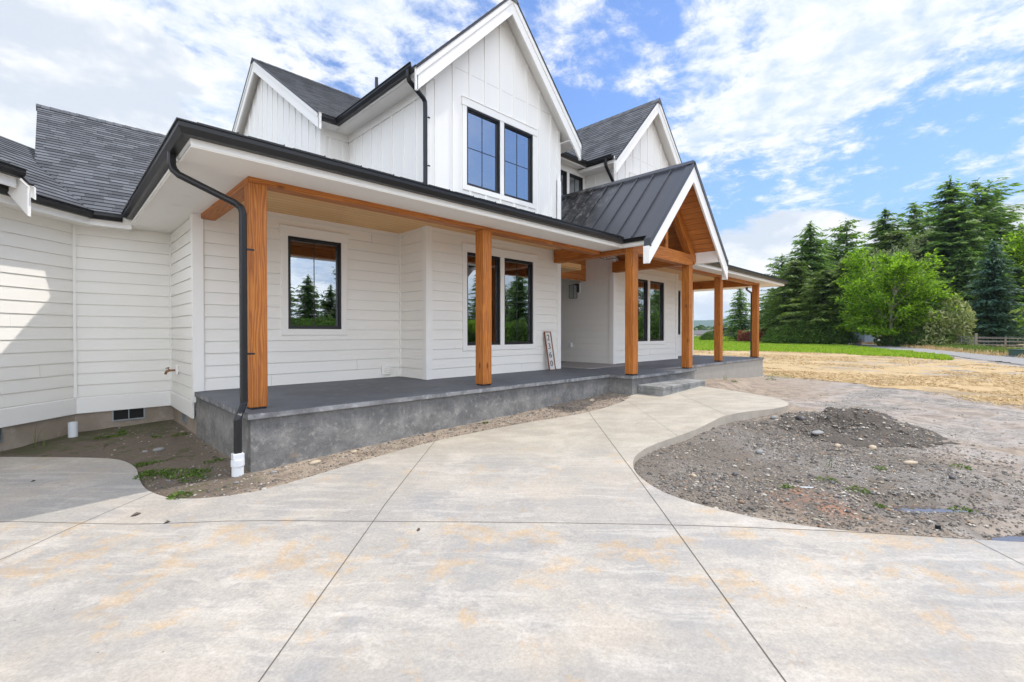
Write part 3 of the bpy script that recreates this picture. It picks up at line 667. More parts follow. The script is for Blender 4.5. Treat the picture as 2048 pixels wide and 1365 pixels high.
def window(p0, p1, s0, s1, z0, z1, nx=2, nz=2, deep=2.2, label=None, inner='room'):
    """one window unit: frame part > pane, muntin, and the reveal behind it"""
    p0, d_, n_, L = wall_frame(p0, p1); mb = MB(); D3 = Vector((d_.x, d_.y, 0)); N3 = Vector((n_.x, n_.y, 0)); O3 = Vector((p0.x, p0.y, 0))
    def B(m_, a_, b_, za, zb_, o0, o1):
        q = O3+D3*a_+N3*o0; m_.obox((q.x, q.y, za), D3*(b_-a_), N3*(o1-o0), (0, 0, zb_-za))
    fw = 0.034
    B(mb, s0, s0+fw, z0, z1, -0.07, 0.012); B(mb, s1-fw, s1, z0, z1, -0.07, 0.012)
    B(mb, s0+fw, s1-fw, z1-fw, z1, -0.07, 0.012); B(mb, s0+fw, s1-fw, z0, z0+fw, -0.07, 0.012)
    a_, b_, za, zb_ = s0+fw, s1-fw, z0+fw, z1-fw; sw = 0.022
    B(mb, a_, a_+sw, za, zb_, -0.075, -0.012); B(mb, b_-sw, b_, za, zb_, -0.075, -0.012)
    B(mb, a_+sw, b_-sw, zb_-sw, zb_, -0.075, -0.012); B(mb, a_+sw, b_-sw, za, za+sw, -0.075, -0.012)
    fr_ = mb.build('window', 'window_black', house)
    g = MB(); q0 = O3+D3*(a_+sw)-N3*0.045; q1 = O3+D3*(b_-sw)-N3*0.045
    g.poly([(q0.x, q0.y, za+sw), (q1.x, q1.y, za+sw), (q1.x, q1.y, zb_-sw), (q0.x, q0.y, zb_-sw)]); g.build('pane', 'glass', fr_)
    mu = MB(); A, Bb, ZA, ZB = a_+sw, b_-sw, za+sw, zb_-sw
    for i in range(1, nx): c_ = A+(Bb-A)*i/nx; B(mu, c_-0.0055, c_+0.0055, ZA, ZB, -0.044, -0.038)
    for i in range(1, nz): c_ = ZA+(ZB-ZA)*i/nz; B(mu, A, Bb, c_-0.0055, c_+0.0055, -0.0435, -0.0385)
    if nx > 1 or nz > 1: mu.build('muntin', 'window_black', fr_)
    # pale reveal and a plain closed room behind the glass
    rv = MB(); t_ = 0.11
    for x0_, x1_ in ((s0-0.02, s0+0.015), (s1-0.015, s1+0.02)): B(rv, x0_, x1_, z0-.02, z1+.02, -0.20, -0.078)
    B(rv, s0, s1, z1-0.015, z1+0.02, -0.20, -0.078); B(rv, s0, s1, z0-.02, z0+0.015, -0.20, -0.078)
    rv.build('window_reveal', 'room_white', fr_)
    return fr_
def room(x0, x1, y0, y1, z0, z1):
    mb = MB(); 
    for pts in ([(x0, y0, z0), (x1, y0, z0), (x1, y1, z0), (x0, y1, z0)], [(x0, y0, z1), (x0, y1, z1), (x1, y1, z1), (x1, y0, z1)],
                [(x0, y1, z0), (x1, y1, z0), (x1, y1, z1), (x0, y1, z1)], [(x0, y0, z0), (x0, y1, z0), (x0, y1, z1), (x0, y0, z1)], [(x1, y0, z0), (x1, y0, z1), (x1, y1, z1), (x1, y1, z0)]):
        mb.poly(pts)
    mb.build('interior_room', 'room', house)
def trim_group(p0, p1, s0, s1, z0, z1, splits=(), head=True, base=0.016):
    """flat casing round a window or a pair of windows; head board wider and thicker"""
    p0, d_, n_, L = wall_frame(p0, p1); mb = MB(); D3 = Vector((d_.x, d_.y, 0)); N3 = Vector((n_.x, n_.y, 0)); O3 = Vector((p0.x, p0.y, 0))
    def B(a_, b_, za, zb_, o0, o1):
        q = O3+D3*a_+N3*o0; mb.obox((q.x, q.y, za), D3*(b_-a_), N3*(o1-o0), (0, 0, zb_-za))
    tw = 0.10; o1 = base+0.020
    B(s0-tw, s0, z0, z1, -0.03, o1); B(s1, s1+tw, z0, z1, -0.03, o1); B(s0-tw, s1+tw, z0-tw, z0, -0.03, o1)
    for a_, b_ in splits: B(a_, b_, z0, z1, -0.03, o1)
    B(s0-tw-0.02, s1+tw+0.02, z1, z1+0.145, -0.03, o1+0.010); B(s0-tw-0.03, s1+tw+0.03, z1+0.145, z1+0.158, -0.03, o1+0.022)
    mb.build('window_trim', 'trim', house, bevel=0.002)

# --- lower walls
A0, A1 = (1.45, 7.9), (4.77, 7.9)
lap_wall('wall', A0, A1, SLAB+.006, 3.36, SLAB, [(2.705-1.45, 3.595-1.45, 1.505, 3.01)])
window(A0, A1, 2.705-1.45, 3.595-1.45, 1.505, 3.01, 2, 1); trim_group(A0, A1, 1.255, 2.145, 1.505, 3.01)
lap_wall('wall', (4.77, 7.9), (4.77, 7.0), SLAB+.006, 3.36, SLAB)
B0, B1 = (4.77, 7.0), (8.47, 7.0); w2 = [(5.675-4.77, 6.56-4.77), (6.665-4.77, 7.55-4.77)]
lap_wall('wall', B0, B1, SLAB+.006, 3.36, SLAB, [(a, b, 1.197, 3.0) for a, b in w2])
for a, b in w2: window(B0, B1, a, b, 1.197, 3.0)
trim_group(B0, B1, w2[0][0], w2[1][1], 1.197, 3.0, [(w2[0][1], w2[1][0])])
lap_wall('wall', (8.47, 7.0), (8.47, 9.4), SLAB+.006, 5.0, SLAB)
lap_wall('wall', (8.47, 9.4), (10.75, 9.4), SLAB+.006, 5.0, SLAB, [(0.65, 1.65, 0.62, 2.75)])
lap_wall('wall', (10.75, 9.4), (10.75, 7.0), SLAB+.006, 5.0, SLAB)
F0, F1 = (10.75, 7.0), (14.45, 7.0); w3 = [(11.67-10.75, 12.555-10.75), (12.665-10.75, 13.55-10.75)]
lap_wall('wall', F0, F1, SLAB+.006, 3.36, SLAB, [(a, b, 1.197, 3.0) for a, b in w3])
for a, b in w3: window(F0, F1, a, b, 1.197, 3.0)
trim_group(F0, F1, w3[0][0], w3[1][1], 1.197, 3.0, [(w3[0][1], w3[1][0])])
lap_wall('wall', (14.45, 7.0), (14.45, 7.75), SLAB+.006, 3.36, SLAB)
G0, G1 = (14.45, 7.75), (17.3, 7.75)
lap_wall('wall', G0, G1, SLAB+.006, 3.36, SLAB, [(1.55, 1.79, 1.38, 2.97)])
window(G0, G1, 1.55, 1.79, 1.38, 2.97, 1, 1); trim_group(G0, G1, 1.55, 1.79, 1.38, 2.97)
lap_wall('wall', (17.3, 7.75), (17.3, 18), SLAB+.006, 3.36, SLAB)
lap_wall('wall', (1.45, 9.75), (1.45, 7.9), 0.45, 3.14, 0.45)
lap_wall('wall', (0.245, 9.75), (1.45, 9.75), 0.45, 3.14, 0.45)
S45 = math.sqrt(.5); far45 = (0.245-8*S45, 9.75-8*S45)
lap_wall('wall', far45, (0.245, 9.75), 0.45, 3.14, 0.45)
room(1.62, 4.5, 8.08, 10.4, 0.62, 3.3); room(5.0, 8.3, 7.18, 10.2, 0.62, 3.3); room(10.95, 14.3, 7.18, 10.2, 0.62, 3.3); room(14.6, 17.1, 7.93, 10, 0.62, 3.3)
# corner boards, inside corner strips, skirt board
mb = MB(); cw = 0.10
def corner(x, y, z0, z1, fx, fy):
    """outside corner: one board on the -Y face going fx, one on the X face going fy"""
    p_ = 0.034; mb = MB()
    mb.box(min(x, x+fx*cw), max(x, x+fx*cw), y-p_, y, z0, z1)
    mb.box(min(x, x-fx*p_), max(x, x-fx*p_), y-p_, y+cw, z0, z1)
    mb.build('corner_board', 'trim', house, bevel=0.002)
def one(name, mat, *b, parent=None, bevel=0): mb = MB(); mb.box(*b); return mb.build(name, mat, parent or house, bevel=bevel)
corner(4.77, 7.0, SLAB+.004, 3.35, 1, 1); corner(1.45, 7.9, SLAB+.004, 3.14, 1, 1); corner(8.47, 7.0, SLAB+.004, 5.0, -1, 1)
corner(10.75, 7.0, SLAB+.004, 5.0, 1, 1); corner(14.45, 7.0, SLAB+.004, 3.35, -1, 1); corner(17.3, 7.75, SLAB+.004, 3.35, -1, 1)
one('corner_board', 'trim', 1.416, 1.45, 7.866, 8.0, 0.45, SLAB+.004); one('corner_strip', 'trim', 4.745, 4.769, 7.85, 7.9, SLAB+.004, 3.35)
one('corner_strip', 'trim', 1.42, 1.449, 9.70, 9.749, .455, 3.1)
mb = MB(); mb.obox((0.225, 9.70, .455), (.035, 0, 0), (0, .04, 0), (0, 0, 2.65)); mb.build('corner_strip', 'trim', house)
mb = MB(); mb.sweep([(0.0, 0.205), (0.026, 0.205), (0.026, 0.438), (0.016, 0.452), (0.0, 0.452)][::-1], [far45, (0.245, 9.75), (1.45, 9.75), (1.45, 8.0)])
mb.build('skirt_board', 'trim', house)
mb = MB(); mb.sweep([(-0.02, -0.6), (-0.02, 0.25), (-0.05, 0.25), (-0.05, -0.6)][::-1], [far45, (0.245, 9.75), (1.45, 9.75), (1.45, 7.8)], caps=False)
mb.build('stem_wall', 'stem_wall', house)
# crawl space vents
def vent(p0, p1, s0, s1, z0, z1, nfin=2):
    p0, d_, n_, L = wall_frame(p0, p1); mb = MB(); D3 = Vector((d_.x, d_.y, 0)); N3 = Vector((n_.x, n_.y, 0)); O3 = Vector((p0.x, p0.y, 0))
    def B(a_, b_, za, zb_, o0, o1, mi): q = O3+D3*a_+N3*o0; mb.obox((q.x, q.y, za), D3*(b_-a_), N3*(o1-o0), (0, 0, zb_-za), mi)
    B(s0, s1, z0, z1, -0.03, -0.017, 1)
    for a_, b_, za, zb_ in ((s0-.02, s0, z0-.02, z1), (s1, s1+.02, z0-.02, z1), (s0, s1, z0-.02, z0)): B(a_, b_, za, zb_, -0.03, 0.0, 0)
    for i in range(1, nfin): c_ = s0+(s1-s0)*i/nfin; B(c_-.006, c_+.006, z0, z1, -0.017, -0.002, 0)
    mb.build('crawl_space_vent', ['galv', 'dark_void'], house)
vent((0.245, 9.75), (1.45, 9.75), 0.44, 0.82, 0.045, 0.20); vent((1.45, 9.75), (1.45, 7.9), 0.86, 1.12, 0.07, 0.20, 4); vent(far45, (0.245, 9.75), 6.6, 6.97, 0.03, 0.20, 3)

# --- upper walls, board and batten
def const(z): return lambda s_: z
mb = MB(); M = 1.03
gt = lambda s_: 8.06-M*abs(s_-1.85)
wu = [(5.68-4.77, 6.56-4.77, 4.287, 5.79), (6.665-4.77, 7.546-4.77, 4.287, 5.79)]
bt = [0.60+0.4*i for i in range(8)]
flat_wall(mb, B0, B1, 3.4, gt, wu, [b for b in bt if b < 3.62]+[0.20]); mb.build('upper_wall', 'trim', house)
for a, b, z0_, z1_ in wu: window(B0, B1, a, b, z0_, z1_, inner='room')
trim_group(B0, B1, wu[0][0], wu[1][1], 4.287, 5.79, [(wu[0][1], wu[1][0])], base=0.004)
room(5.0, 8.3, 7.18, 9.6, 3.9, 6.2)
mb = MB(); wr = [(a+5.98, b+5.98, c_, d_) for a, b, c_, d_ in wu]; wr = [(a-5.98, b-5.98, c_, d_) for a, b, c_, d_ in wr]
flat_wall(mb, F0, F1, 3.4, gt, wr, [b for b in bt if b < 3.62]+[0.20]); mb.build('upper_wall', 'trim', house)
for a, b, z0_, z1_ in wr: window(F0, F1, a, b, z0_, z1_)
trim_group(F0, F1, wr[0][0], wr[1][1], 4.287, 5.79, [(wr[0][1], wr[1][0])], base=0.004)
room(10.95, 14.3, 7.18, 9.6, 3.9, 6.2)
mb = MB(); flat_wall(mb, (4.77, 10.04), (4.77, 7.0), 3.4, const(5.95), (), [0.29, 0.62, 1.03, 1.43, 1.86, 2.28, 2.67]); mb.build('upper_wall', 'trim', house)
mb = MB(); flat_wall(mb, (4.14, 10.04), (4.77, 10.04), 3.4, const(5.95), (), [0.20, 0.50]); mb.build('upper_wall', 'trim', house)
mb = MB(); flat_wall(mb, (4.14, 17.8), (4.14, 10.04), 3.4, lambda s_: 8.68-.665*abs(s_-3.9), (), [0.3+0.4*i-0.02 for i in range(19)]); mb.build('upper_wall', 'trim', house)
mb = MB(); wm = [(9.30-8.47, 9.92-8.47, 4.75, 5.79), (10.02-8.47, 10.63-8.47, 4.75, 5.79)]
flat_wall(mb, (8.47, 7.94), (10.77, 7.94), 3.4, const(5.96), wm, [0.3]); mb.build('upper_wall', 'trim', house)
for a, b, z0_, z1_ in wm: window((8.47, 7.94), (10.77, 7.94), a, b, z0_, z1_)
trim_group((8.47, 7.94), (10.77, 7.94), wm[0][0], wm[1][1], 4.75, 5.79, [(wm[0][1], wm[1][0])], base=0.004)
room(8.6, 10.7, 8.12, 9.3, 4.3, 6.1)
mb = MB(); flat_wall(mb, (10.77, 7.94), (10.77, 7.0), 3.4, const(5.95), (), [0.32]); mb.build('upper_wall', 'trim', house); mb = MB(); flat_wall(mb, (8.47, 7.0), (8.47, 7.94), 3.4, const(5.95)); mb.build('upper_wall', 'trim', house)
# corner boards of the upper storey and thin panel joints
for x, y, fx in ((4.77, 7.0, 1), (8.47, 7.0, -1), (10.77, 7.0, 1), (14.45, 7.0, -1)):
    mb = MB(); mb.box(min(x, x+fx*.10), max(x, x+fx*.10), y-.026, y-.001, 3.4, 6.15); mb.box(min(x, x-fx*.026), max(x, x-fx*.026), y-.026, y+.10, 3.4, 5.90); mb.build('corner_board', 'trim', house, bevel=0.002)
mb = MB(); mb.box(4.114, 4.139, 10.014, 10.14, 3.4, 6.05); mb.box(4.139, 4.24, 10.014, 10.039, 3.4, 5.95); mb.build('corner_board', 'trim', house, bevel=0.002)
for x0_, x1_ in ((4.95, 8.3), (10.95, 14.27)): one('panel_joint', 'panel_gap', x0_, x1_, 6.9975, 6.999, 6.435, 6.440)
one('frieze_board', 'trim', 4.742, 4.769, 7.0, 10.03, 5.70, 5.86); one('frieze_board', 'trim', 4.24, 4.77, 10.015, 10.039, 5.70, 5.86); one('frieze_board', 'trim', 8.47, 10.77, 7.915, 7.939, 5.90, 5.955)

# --- shingle roofs: real courses, each lifted at its lower edge
def clip(poly, f):
    out = []; n = len(poly)
    for i in range(n):
        a, b = poly[i], poly[(i+1) % n]; fa, fb = f(a), f(b)
        if fa >= 0: out.append(a)
        if (fa >= 0) != (fb >= 0): t_ = fa/(fa-fb); out.append(a+(b-a)*t_)
    return out
def shingle_slope(mb, poly, eave_dir, thick=0.10, under=None, lift=0.010):
    """poly: plan-true 3d polygon on one plane. eave_dir: 3d unit along the eave"""
    P_ = [Vector(p) for p in poly]; e = Vector(eave_dir).normalized()
    n = sum(((P_[i]-P_[0]).cross(P_[i+1]-P_[0]) for i in range(1, len(P_)-1)), Vector()); n.normalize()
    if n.z < 0: n = -n; P_.reverse()
    up = n.cross(e); up = up if up.z > 0 else -up; up.normalize()
    vmin = min(p.dot(up) for p in P_); vmax = max(p.dot(up) for p in P_); k_ = 0; X = 0.143; base = math.floor(vmin/X)
    v_ = base*X
    while v_ < vmax:
        c_ = clip(clip(P_, lambda p: p.dot(up)-v_), lambda p: v_+X-p.dot(up))
        if len(c_) >= 3:
            q = [p+n*(lift*(1-(p.dot(up)-v_)/X)+0.001) for p in c_]
            mb.poly(q, [(p.dot(e), p.dot(up)) for p in c_])
            lo = [p for p in c_ if abs(p.dot(up)-v_) < 1e-4]
            if len(lo) >= 2:
                a, b = lo[0], lo[-1]; mb.poly([a-n*.004, b-n*.004, b+n*(lift+.001), a+n*(lift+.001)], [(a.dot(e), v_), (b.dot(e), v_), (b.dot(e), v_+.004), (a.dot(e), v_+.004)])
        v_ += X
    if under is not None:
        q = [p-n*thick for p in P_]; under.poly(q[::-1], [((p).dot(up), p.dot(e)) for p in q[::-1]])
        for i in range(len(P_)):
            a, b = P_[i], P_[(i+1) % len(P_)]; under.poly([a-n*thick, b-n*thick, b, a])
def gable_y(name, xc, hs, zr, y0, y1l, y1r, m=1.03, eave_w=0.36, back=True):
    """steep roof with its ridge along Y and an open rake at y0"""
    rm = MB(); un = MB()
    zl = zr-m*hs
    shingle_slope(rm, [(xc-hs, y0+.0, zl), (xc, y0, zr), (xc, y1l, zr), (xc-hs, y1l, zl)], (0, 1, 0), 0.10, un)
    shingle_slope(rm, [(xc+hs, y0, zl), (xc+hs, y1r, zl), (xc, y1r, zr), (xc, y0, zr)], (0, 1, 0), 0.10, un)
    r_ = rm.build('roof', 'shingle', house); un.build('roof_deck', 'trim', r_)
    cap = MB(); cw_ = 0.14
    for i in range(int((y1l-y0)/0.2)+1):
        ya = y0-.02+i*.2; yb = ya+.215; l0 = .022; l1 = .014
        for sg in (-1, 1): cap.poly([(xc, ya, zr+l0+.012), (xc+sg*cw_, ya, zr-m*cw_+l0), (xc+sg*cw_, yb, zr-m*cw_+l1), (xc, yb, zr+l1+.012)][::sg], [(0, ya), (.14, ya), (.14, yb), (0, yb)][::sg])
        cap.poly([(xc-cw_, ya, zr-m*cw_+l0), (xc-cw_, ya, zr-m*cw_), (xc+cw_, ya, zr-m*cw_), (xc+cw_, ya, zr-m*cw_+l0), (xc, ya, zr+l0+.012)])
    cap.build('ridge_cap', 'shingle', r_)
    bb = MB(); yb0 = y0+.02; zt = zr-.03
    for sg in (-1, 1):
        def q(dx_, dz_): return (xc+sg*dx_, yb0, zt-m*dx_+dz_)
        bb.prism([q(0, 0), q(hs-.01, 0), q(hs-.01, -.375), q(0, -.355)], (0, .04, 0))
        bb.prism([(xc+sg*0, yb0-.018, zt), (xc+sg*(hs), yb0-.018, zt-m*hs), (xc+sg*(hs), yb0-.018, zt-m*hs-.13), (xc, yb0-.018, zt-.13)], (0, .0175, 0))
        bb.box(*sorted((xc+sg*(hs-.03), xc+sg*(hs+.012))), yb0, yb0+.045, zt-m*hs-.36, zt-m*hs-.005)
    bb.build('bargeboard', 'trim', house, bevel=0.003)
    dr_ = MB()
    for sg in (-1, 1): dr_.prism([(xc, y0-.012, zr+.012), (xc+sg*(hs+.02), y0-.012, zr-m*(hs+.02)+.012), (xc+sg*(hs+.02), y0-.012, zr-m*(hs+.02)-.035), (xc, y0-.012, zr-.035)], (0, .012, 0))
    dr_.build('drip_edge', 'flashing', house)
gable_y('main', 6.62, 2.26, 8.23, 6.66, 15, 9.4)
gable_y('right', 12.61, 2.26, 8.25, 6.66, 15, 15)
# left cross wing, ridge along X
rm = MB(); un = MB(); zr = 8.86; yr = 13.93; hs = 4.33; m_ = .665
shingle_slope(rm, [(3.9, yr-hs, zr-m_*hs), (8.6, yr-hs, zr-m_*hs), (8.6, yr, zr), (3.9, yr, zr)], (1, 0, 0), .10, un)
shingle_slope(rm, [(3.9, yr+hs, zr-m_*hs), (3.9, yr, zr), (14, yr, zr), (14, yr+hs, zr-m_*hs)], (1, 0, 0), .10, un)
rf = rm.build('roof', 'shingle', house); un.build('roof_deck', 'trim', rf)
cap = MB()
for i in range(30):
    xa = 3.88+i*.2; xb = xa+.215
    for sg in (-1, 1): cap.poly([(xa, yr, zr+.034), (xa, yr+sg*.14, zr-.09+.022), (xb, yr+sg*.14, zr-.09+.014), (xb, yr, zr+.026)][::-sg], [(0, xa), (.14, xa), (.14, xb), (0, xb)])
    cap.poly([(xa, yr-.14, zr-.07), (xa, yr-.14, zr-.1), (xa, yr+.14, zr-.1), (xa, yr+.14, zr-.07), (xa, yr, zr+.034)])
cap.build('ridge_cap', 'shingle', rf)
bb = MB(); dr_ = MB()
for sg in (-1, 1):
    y_ = lambda d_: yr+sg*d_
    bb.prism([(3.92, y_(0), zr-.03), (3.92, y_(hs), zr-.03-m_*hs), (3.92, y_(hs), zr-.35-m_*hs), (3.92, y_(0), zr-.34)], (.04, 0, 0))
    bb.box(3.92, 3.965, *sorted((y_(hs-.03), y_(hs+.012))), zr-.345-m_*hs, zr-.035-m_*hs)
    dr_.prism([(3.888, y_(0), zr+.012), (3.888, y_(hs+.02), zr-m_*(hs+.02)+.012), (3.888, y_(hs+.02), zr-m_*(hs+.02)-.035), (3.888, y_(0), zr-.035)], (.012, 0, 0))
bb.build('bargeboard', 'trim', house, bevel=.003); dr_.build('drip_edge', 'flashing', house)
# roof over the set-back bay between the gables, low porch roofs
rm = MB(); un = MB()
shingle_slope(rm, [(8.3, 7.58, 6.02), (11.9, 7.58, 6.02), (11.9, 13.9, 8.55), (8.3, 13.9, 8.55)], (1, 0, 0), .08, un); rf = rm.build('roof', 'shingle', house); un.build('roof_deck', 'trim', rf)
rm = MB(); un = MB(); e = .25
zp = 3.300
shingle_slope(rm, [(.86, 5.01, zp), (7.94, 5.01, zp), (8.4, 7.0, zp+e*1.99), (4.5, 7.0, zp+e*1.99), (4.5, 8.65, zp+e*3.64)], (1, 0, 0), .022, un)
shingle_slope(rm, [(.86, 5.01, zp), (4.5, 8.65, zp+e*3.64), (4.5, 10.6, zp+e*3.64), (.86, 10.6, zp)], (0, 1, 0), .022, un)
shingle_slope(rm, [(11.26, 4.98, zp), (18.74, 4.98, zp), (15.92, 7.8, zp+e*2.82), (11.26, 7.8, zp+e*2.82)], (1, 0, 0), .022, un)
shingle_slope(rm, [(18.74, 4.98, zp), (18.74, 18, zp), (15.92, 18, zp+e*2.82), (15.92, 7.8, zp+e*2.82)], (0, 1, 0), .022, un)
rf = rm.build('porch_roof', 'shingle', house); un.build('roof_deck', 'trim', rf)
# low left wing and the angled wing
K = (.433, 9.33); mw = .667; zE = 3.22
def z45(off_s): return zE+mw*off_s
def pw(a_, off):  # along the angled wall from its corner, and outwards
    return (0.245-a_*S45+off*S45, 9.75-a_*S45-off*S45)
rm = MB(); un = MB()
yR = 9.33+(6.14-3.25)/mw
shingle_slope(rm, [(K[0], K[1], zE), (4.6, 9.33, zE), (4.6, yR, zE+mw*(yR-9.33)), (-.19, yR, zE+mw*(yR-9.33)), (-.19, 10.83, zE+mw*1.5)], (1, 0, 0), .10, un)
shingle_slope(rm, [(-.19, yR, zE+mw*(yR-9.33)), (4.6, yR, zE+mw*(yR-9.33)), (4.6, yR+4, zE+mw*(yR-13.33)), (-.19, yR+4, zE+mw*(yR-13.33))], (1, 0, 0), .10, un)
a8 = 8.0; far_e = pw(a8, .43); far_r = pw(a8, .43-2.3)
shingle_slope(rm, [(*far_e, zE), (K[0], K[1], zE), (-.19, 10.83, zE+mw*1.5), (-.19, 12.06, zE+mw*2.3), (*far_r, zE+mw*2.3)], (S45, S45, 0), .10, un)
far_b = pw(a8, .43-4.6); nb = (-.19-2.3*S45*1.0, 12.06+2.3*S45*1.0)
shingle_slope(rm, [(*far_r, zE+mw*2.3), (-.19, 12.06, zE+mw*2.3), (*nb, zE), (*far_b, zE)], (S45, S45, 0), .10, un)
rf = rm.build('wing_roof', 'shingle', house); un.build('roof_deck', 'trim', rf)
cap = MB(); zc_ = zE+mw*(yR-9.33)
for i in range(22):
    xa = -.21+i*.2; xb = xa+.215
    for sg in (-1, 1): cap.poly([(xa, yR, zc_+.034), (xa, yR+sg*.14, zc_-.07), (xb, yR+sg*.14, zc_-.078), (xb, yR, zc_+.026)][::-sg], [(0, xa), (.14, xa), (.14, xb), (0, xb)])
cap.build('ridge_cap', 'shingle', rf)
mb = MB(); mb.prism([(-.17, 9.9, 3.3), (-.17, yR, zc_-.1), (-.17, yR+4, 3.3)], (.03, 0, 0)); mb.build('upper_wall', 'trim', house)
# garage end roof seen from behind: eave, gutter, bargeboard with its plumb cut
rm = MB(); un = MB(); aG = 1.34
gp = lambda a_, off, z_: (*pw(a_, off), z_)
shingle_slope(rm, [gp(a8, .66, 3.42), gp(aG, .66, 3.42), gp(aG, -3.0, 3.42+mw*3.66), gp(a8, -3.0, 3.42+mw*3.66)], (S45, S45, 0), .10, un)
rf = rm.build('garage_roof', 'shingle', house); un.build('roof_deck', 'trim', rf)
mb = MB(); fa = Vector((S45, S45, 0))
mb.prism([gp(aG, .70, 2.887), gp(aG, .70, 3.25), gp(aG, .60, 3.335), gp(aG, .30, 3.52), gp(aG, -2.8, 5.55), gp(aG, -2.8, 5.1), gp(aG, .34, 3.30)], fa*.04)
mb.prism([gp(aG-.04, .745, 3.10), gp(aG-.04, .745, 3.25), gp(aG-.04, -2.8, 5.62), gp(aG-.04, -2.8, 5.47)], fa*.02)
mb.build('bargeboard', 'trim', house, bevel=.002)
mb = MB(); mb.sweep([(0, 3.225), (.025, 3.225), (.025, 3.36), (0, 3.36)][::-1], [pw(a8, .57), pw(aG+.03, .57)])
mb.poly([gp(a8, .60, 3.27), gp(aG, .60, 3.27), gp(aG, -.2, 3.27), gp(a8, -.2, 3.27)]); mb.build('fascia', 'trim', house)
mb = MB(); mb.prism([gp(aG-.02, .76, 3.255), gp(aG-.02, .66, 3.345), gp(aG-.02, .0, 3.80), gp(aG-.02, .0, 3.84), gp(aG-.02, .67, 3.375), gp(aG-.02, .765, 3.28)], fa*-.06); mb.build('drip_edge', 'flashing', house)
lap_wall('wall', pw(a8, .35), pw(2.3, .35), .45, 3.3, .45); 
# --- fascia, soffit, gutters of the ground floor
gut = lambda o, z: [(o, z), (o+.075, z), (o+.108, z+.052), (o+.108, z+.095), (o+.122, z+.095), (o+.122, z+.108), (o+.096, z+.108), (o+.09, z+.055), (o+.066, z+.014), (o+.01, z+.014), (o+.01, z+.108), (o, z+.108)][::-1]
mb = MB(); path_w = [pw(a8, .36), (K[0]-.03, 9.40), (.895, 9.40)]
mb.sweep([(-.02, 3.065), (0, 3.065), (0, 3.15), (-.02, 3.15)][::-1], path_w); mb.build('fascia', 'trim', house)
mb = MB(); mb.sweep([(-.025, 3.128), (0, 3.128), (0, 3.27), (-.025, 3.27)][::-1], [(.90, 10.2), (.90, 5.05), (8.08, 5.05), (8.08, 4.345)]); mb.build('fascia', 'trim', house)
mb = MB(); mb.sweep([(-.025, 3.128), (0, 3.128), (0, 3.27), (-.025, 3.27)][::-1], [(11.12, 4.345), (11.12, 5.02), (18.70, 5.02), (18.70, 18)]); mb.build('fascia', 'trim', house)
mb = MB(); mb.sweep(gut(.001, 3.15), [pw(a8, .36), (K[0]-.03, 9.40), (.78, 9.40)]); mb.build('gutter', 'gutter_black', house)
mb = MB(); mb.sweep(gut(.001, 3.205), [(.90, 9.48), (.90, 5.05), (8.08, 5.05), (8.08, 4.36)]); g1 = mb.build('gutter', 'gutter_black', house)
mb = MB(); mb.sweep(gut(.001, 3.205), [(11.12, 4.36), (11.12, 5.02), (18.70, 5.02), (18.70, 18)]); mb.build('gutter', 'gutter_black', house)
mb = MB(); mb.sweep(gut(.601, 3.345), [pw(a8, 0), pw(aG+.02, 0)]); mb.build('gutter', 'gutter_black', house)
mb = MB()
for i in range(17): mb.box(.93+.412*i, .93+.412*i+.33, 4.935, 5.06, 3.316, 3.322); mb.box(.93+.412*i+.32, .93+.412*i+.33, 4.935, 4.945, 3.316, 3.330)
mb.build('gutter_guard', 'gutter_black', g1)
mb = MB()
def flat(x0, x1, y0, y1, z, mi=0, t=.015, along='x'):
    if along == 'x': mb.obox((x0, y0, z), (x1-x0, 0, 0), (0, y1-y0, 0), (0, 0, t), mi)
    else: mb.obox((x0, y0, z), (x1-x0, 0, 0), (0, y1-y0, 0), (0, 0, t), mi)
flat(.90, 8.08, 5.04, 5.60, 3.140); flat(.88, 1.53, 5.60, 9.76, 3.141); mb.build('soffit', 'trim', house)
mb = MB(); flat(11.12, 18.68, 5.03, 5.44, 3.140); flat(17.36, 18.68, 5.44, 18, 3.141); mb.build('soffit', 'trim', house)
mb = MB(); mb.prism([(.394, 9.42, 3.09), (.90, 9.42, 3.09), (.90, 9.76, 3.09), (.247, 9.76, 3.09)], (0, 0, .015))
mb.prism([(*pw(a8, .35), 3.0895), (.393, 9.42, 3.0895), (.246, 9.76, 3.0895), (*pw(a8, -.01), 3.0895)], (0, 0, .015))
mb.build('soffit', 'trim', house)
for x, y in [(1.627+.6*i, 5.17) for i in range(11)]+[(1.2, 5.81+.585*i) for i in range(6)]+[(11.7+.6*i, 5.17) for i in range(11)]:
    mb = MB(); mb.tube([(x, y, 3.1375), (x, y, 3.1402)], .045, 20); mb.build('soffit_vent', 'siding', house)
mb = MB()
def ceil_poly(x0, x1, y0, y1, z):   # boards run along X
    mb.poly([(x0, y0, z), (x0, y1, z), (x1, y1, z), (x1, y0, z)], [(x0, y0), (x0, y1), (x1, y1), (x1, y0)])
ceil_poly(1.46, 8.26, 5.5, 7.95, 3.35); ceil_poly(10.82, 17.4, 5.35, 7.9, 3.35); ceil_poly(17.2, 17.4, 7.8, 18, 3.35)
mb.build('porch_ceiling', 'pine', house)
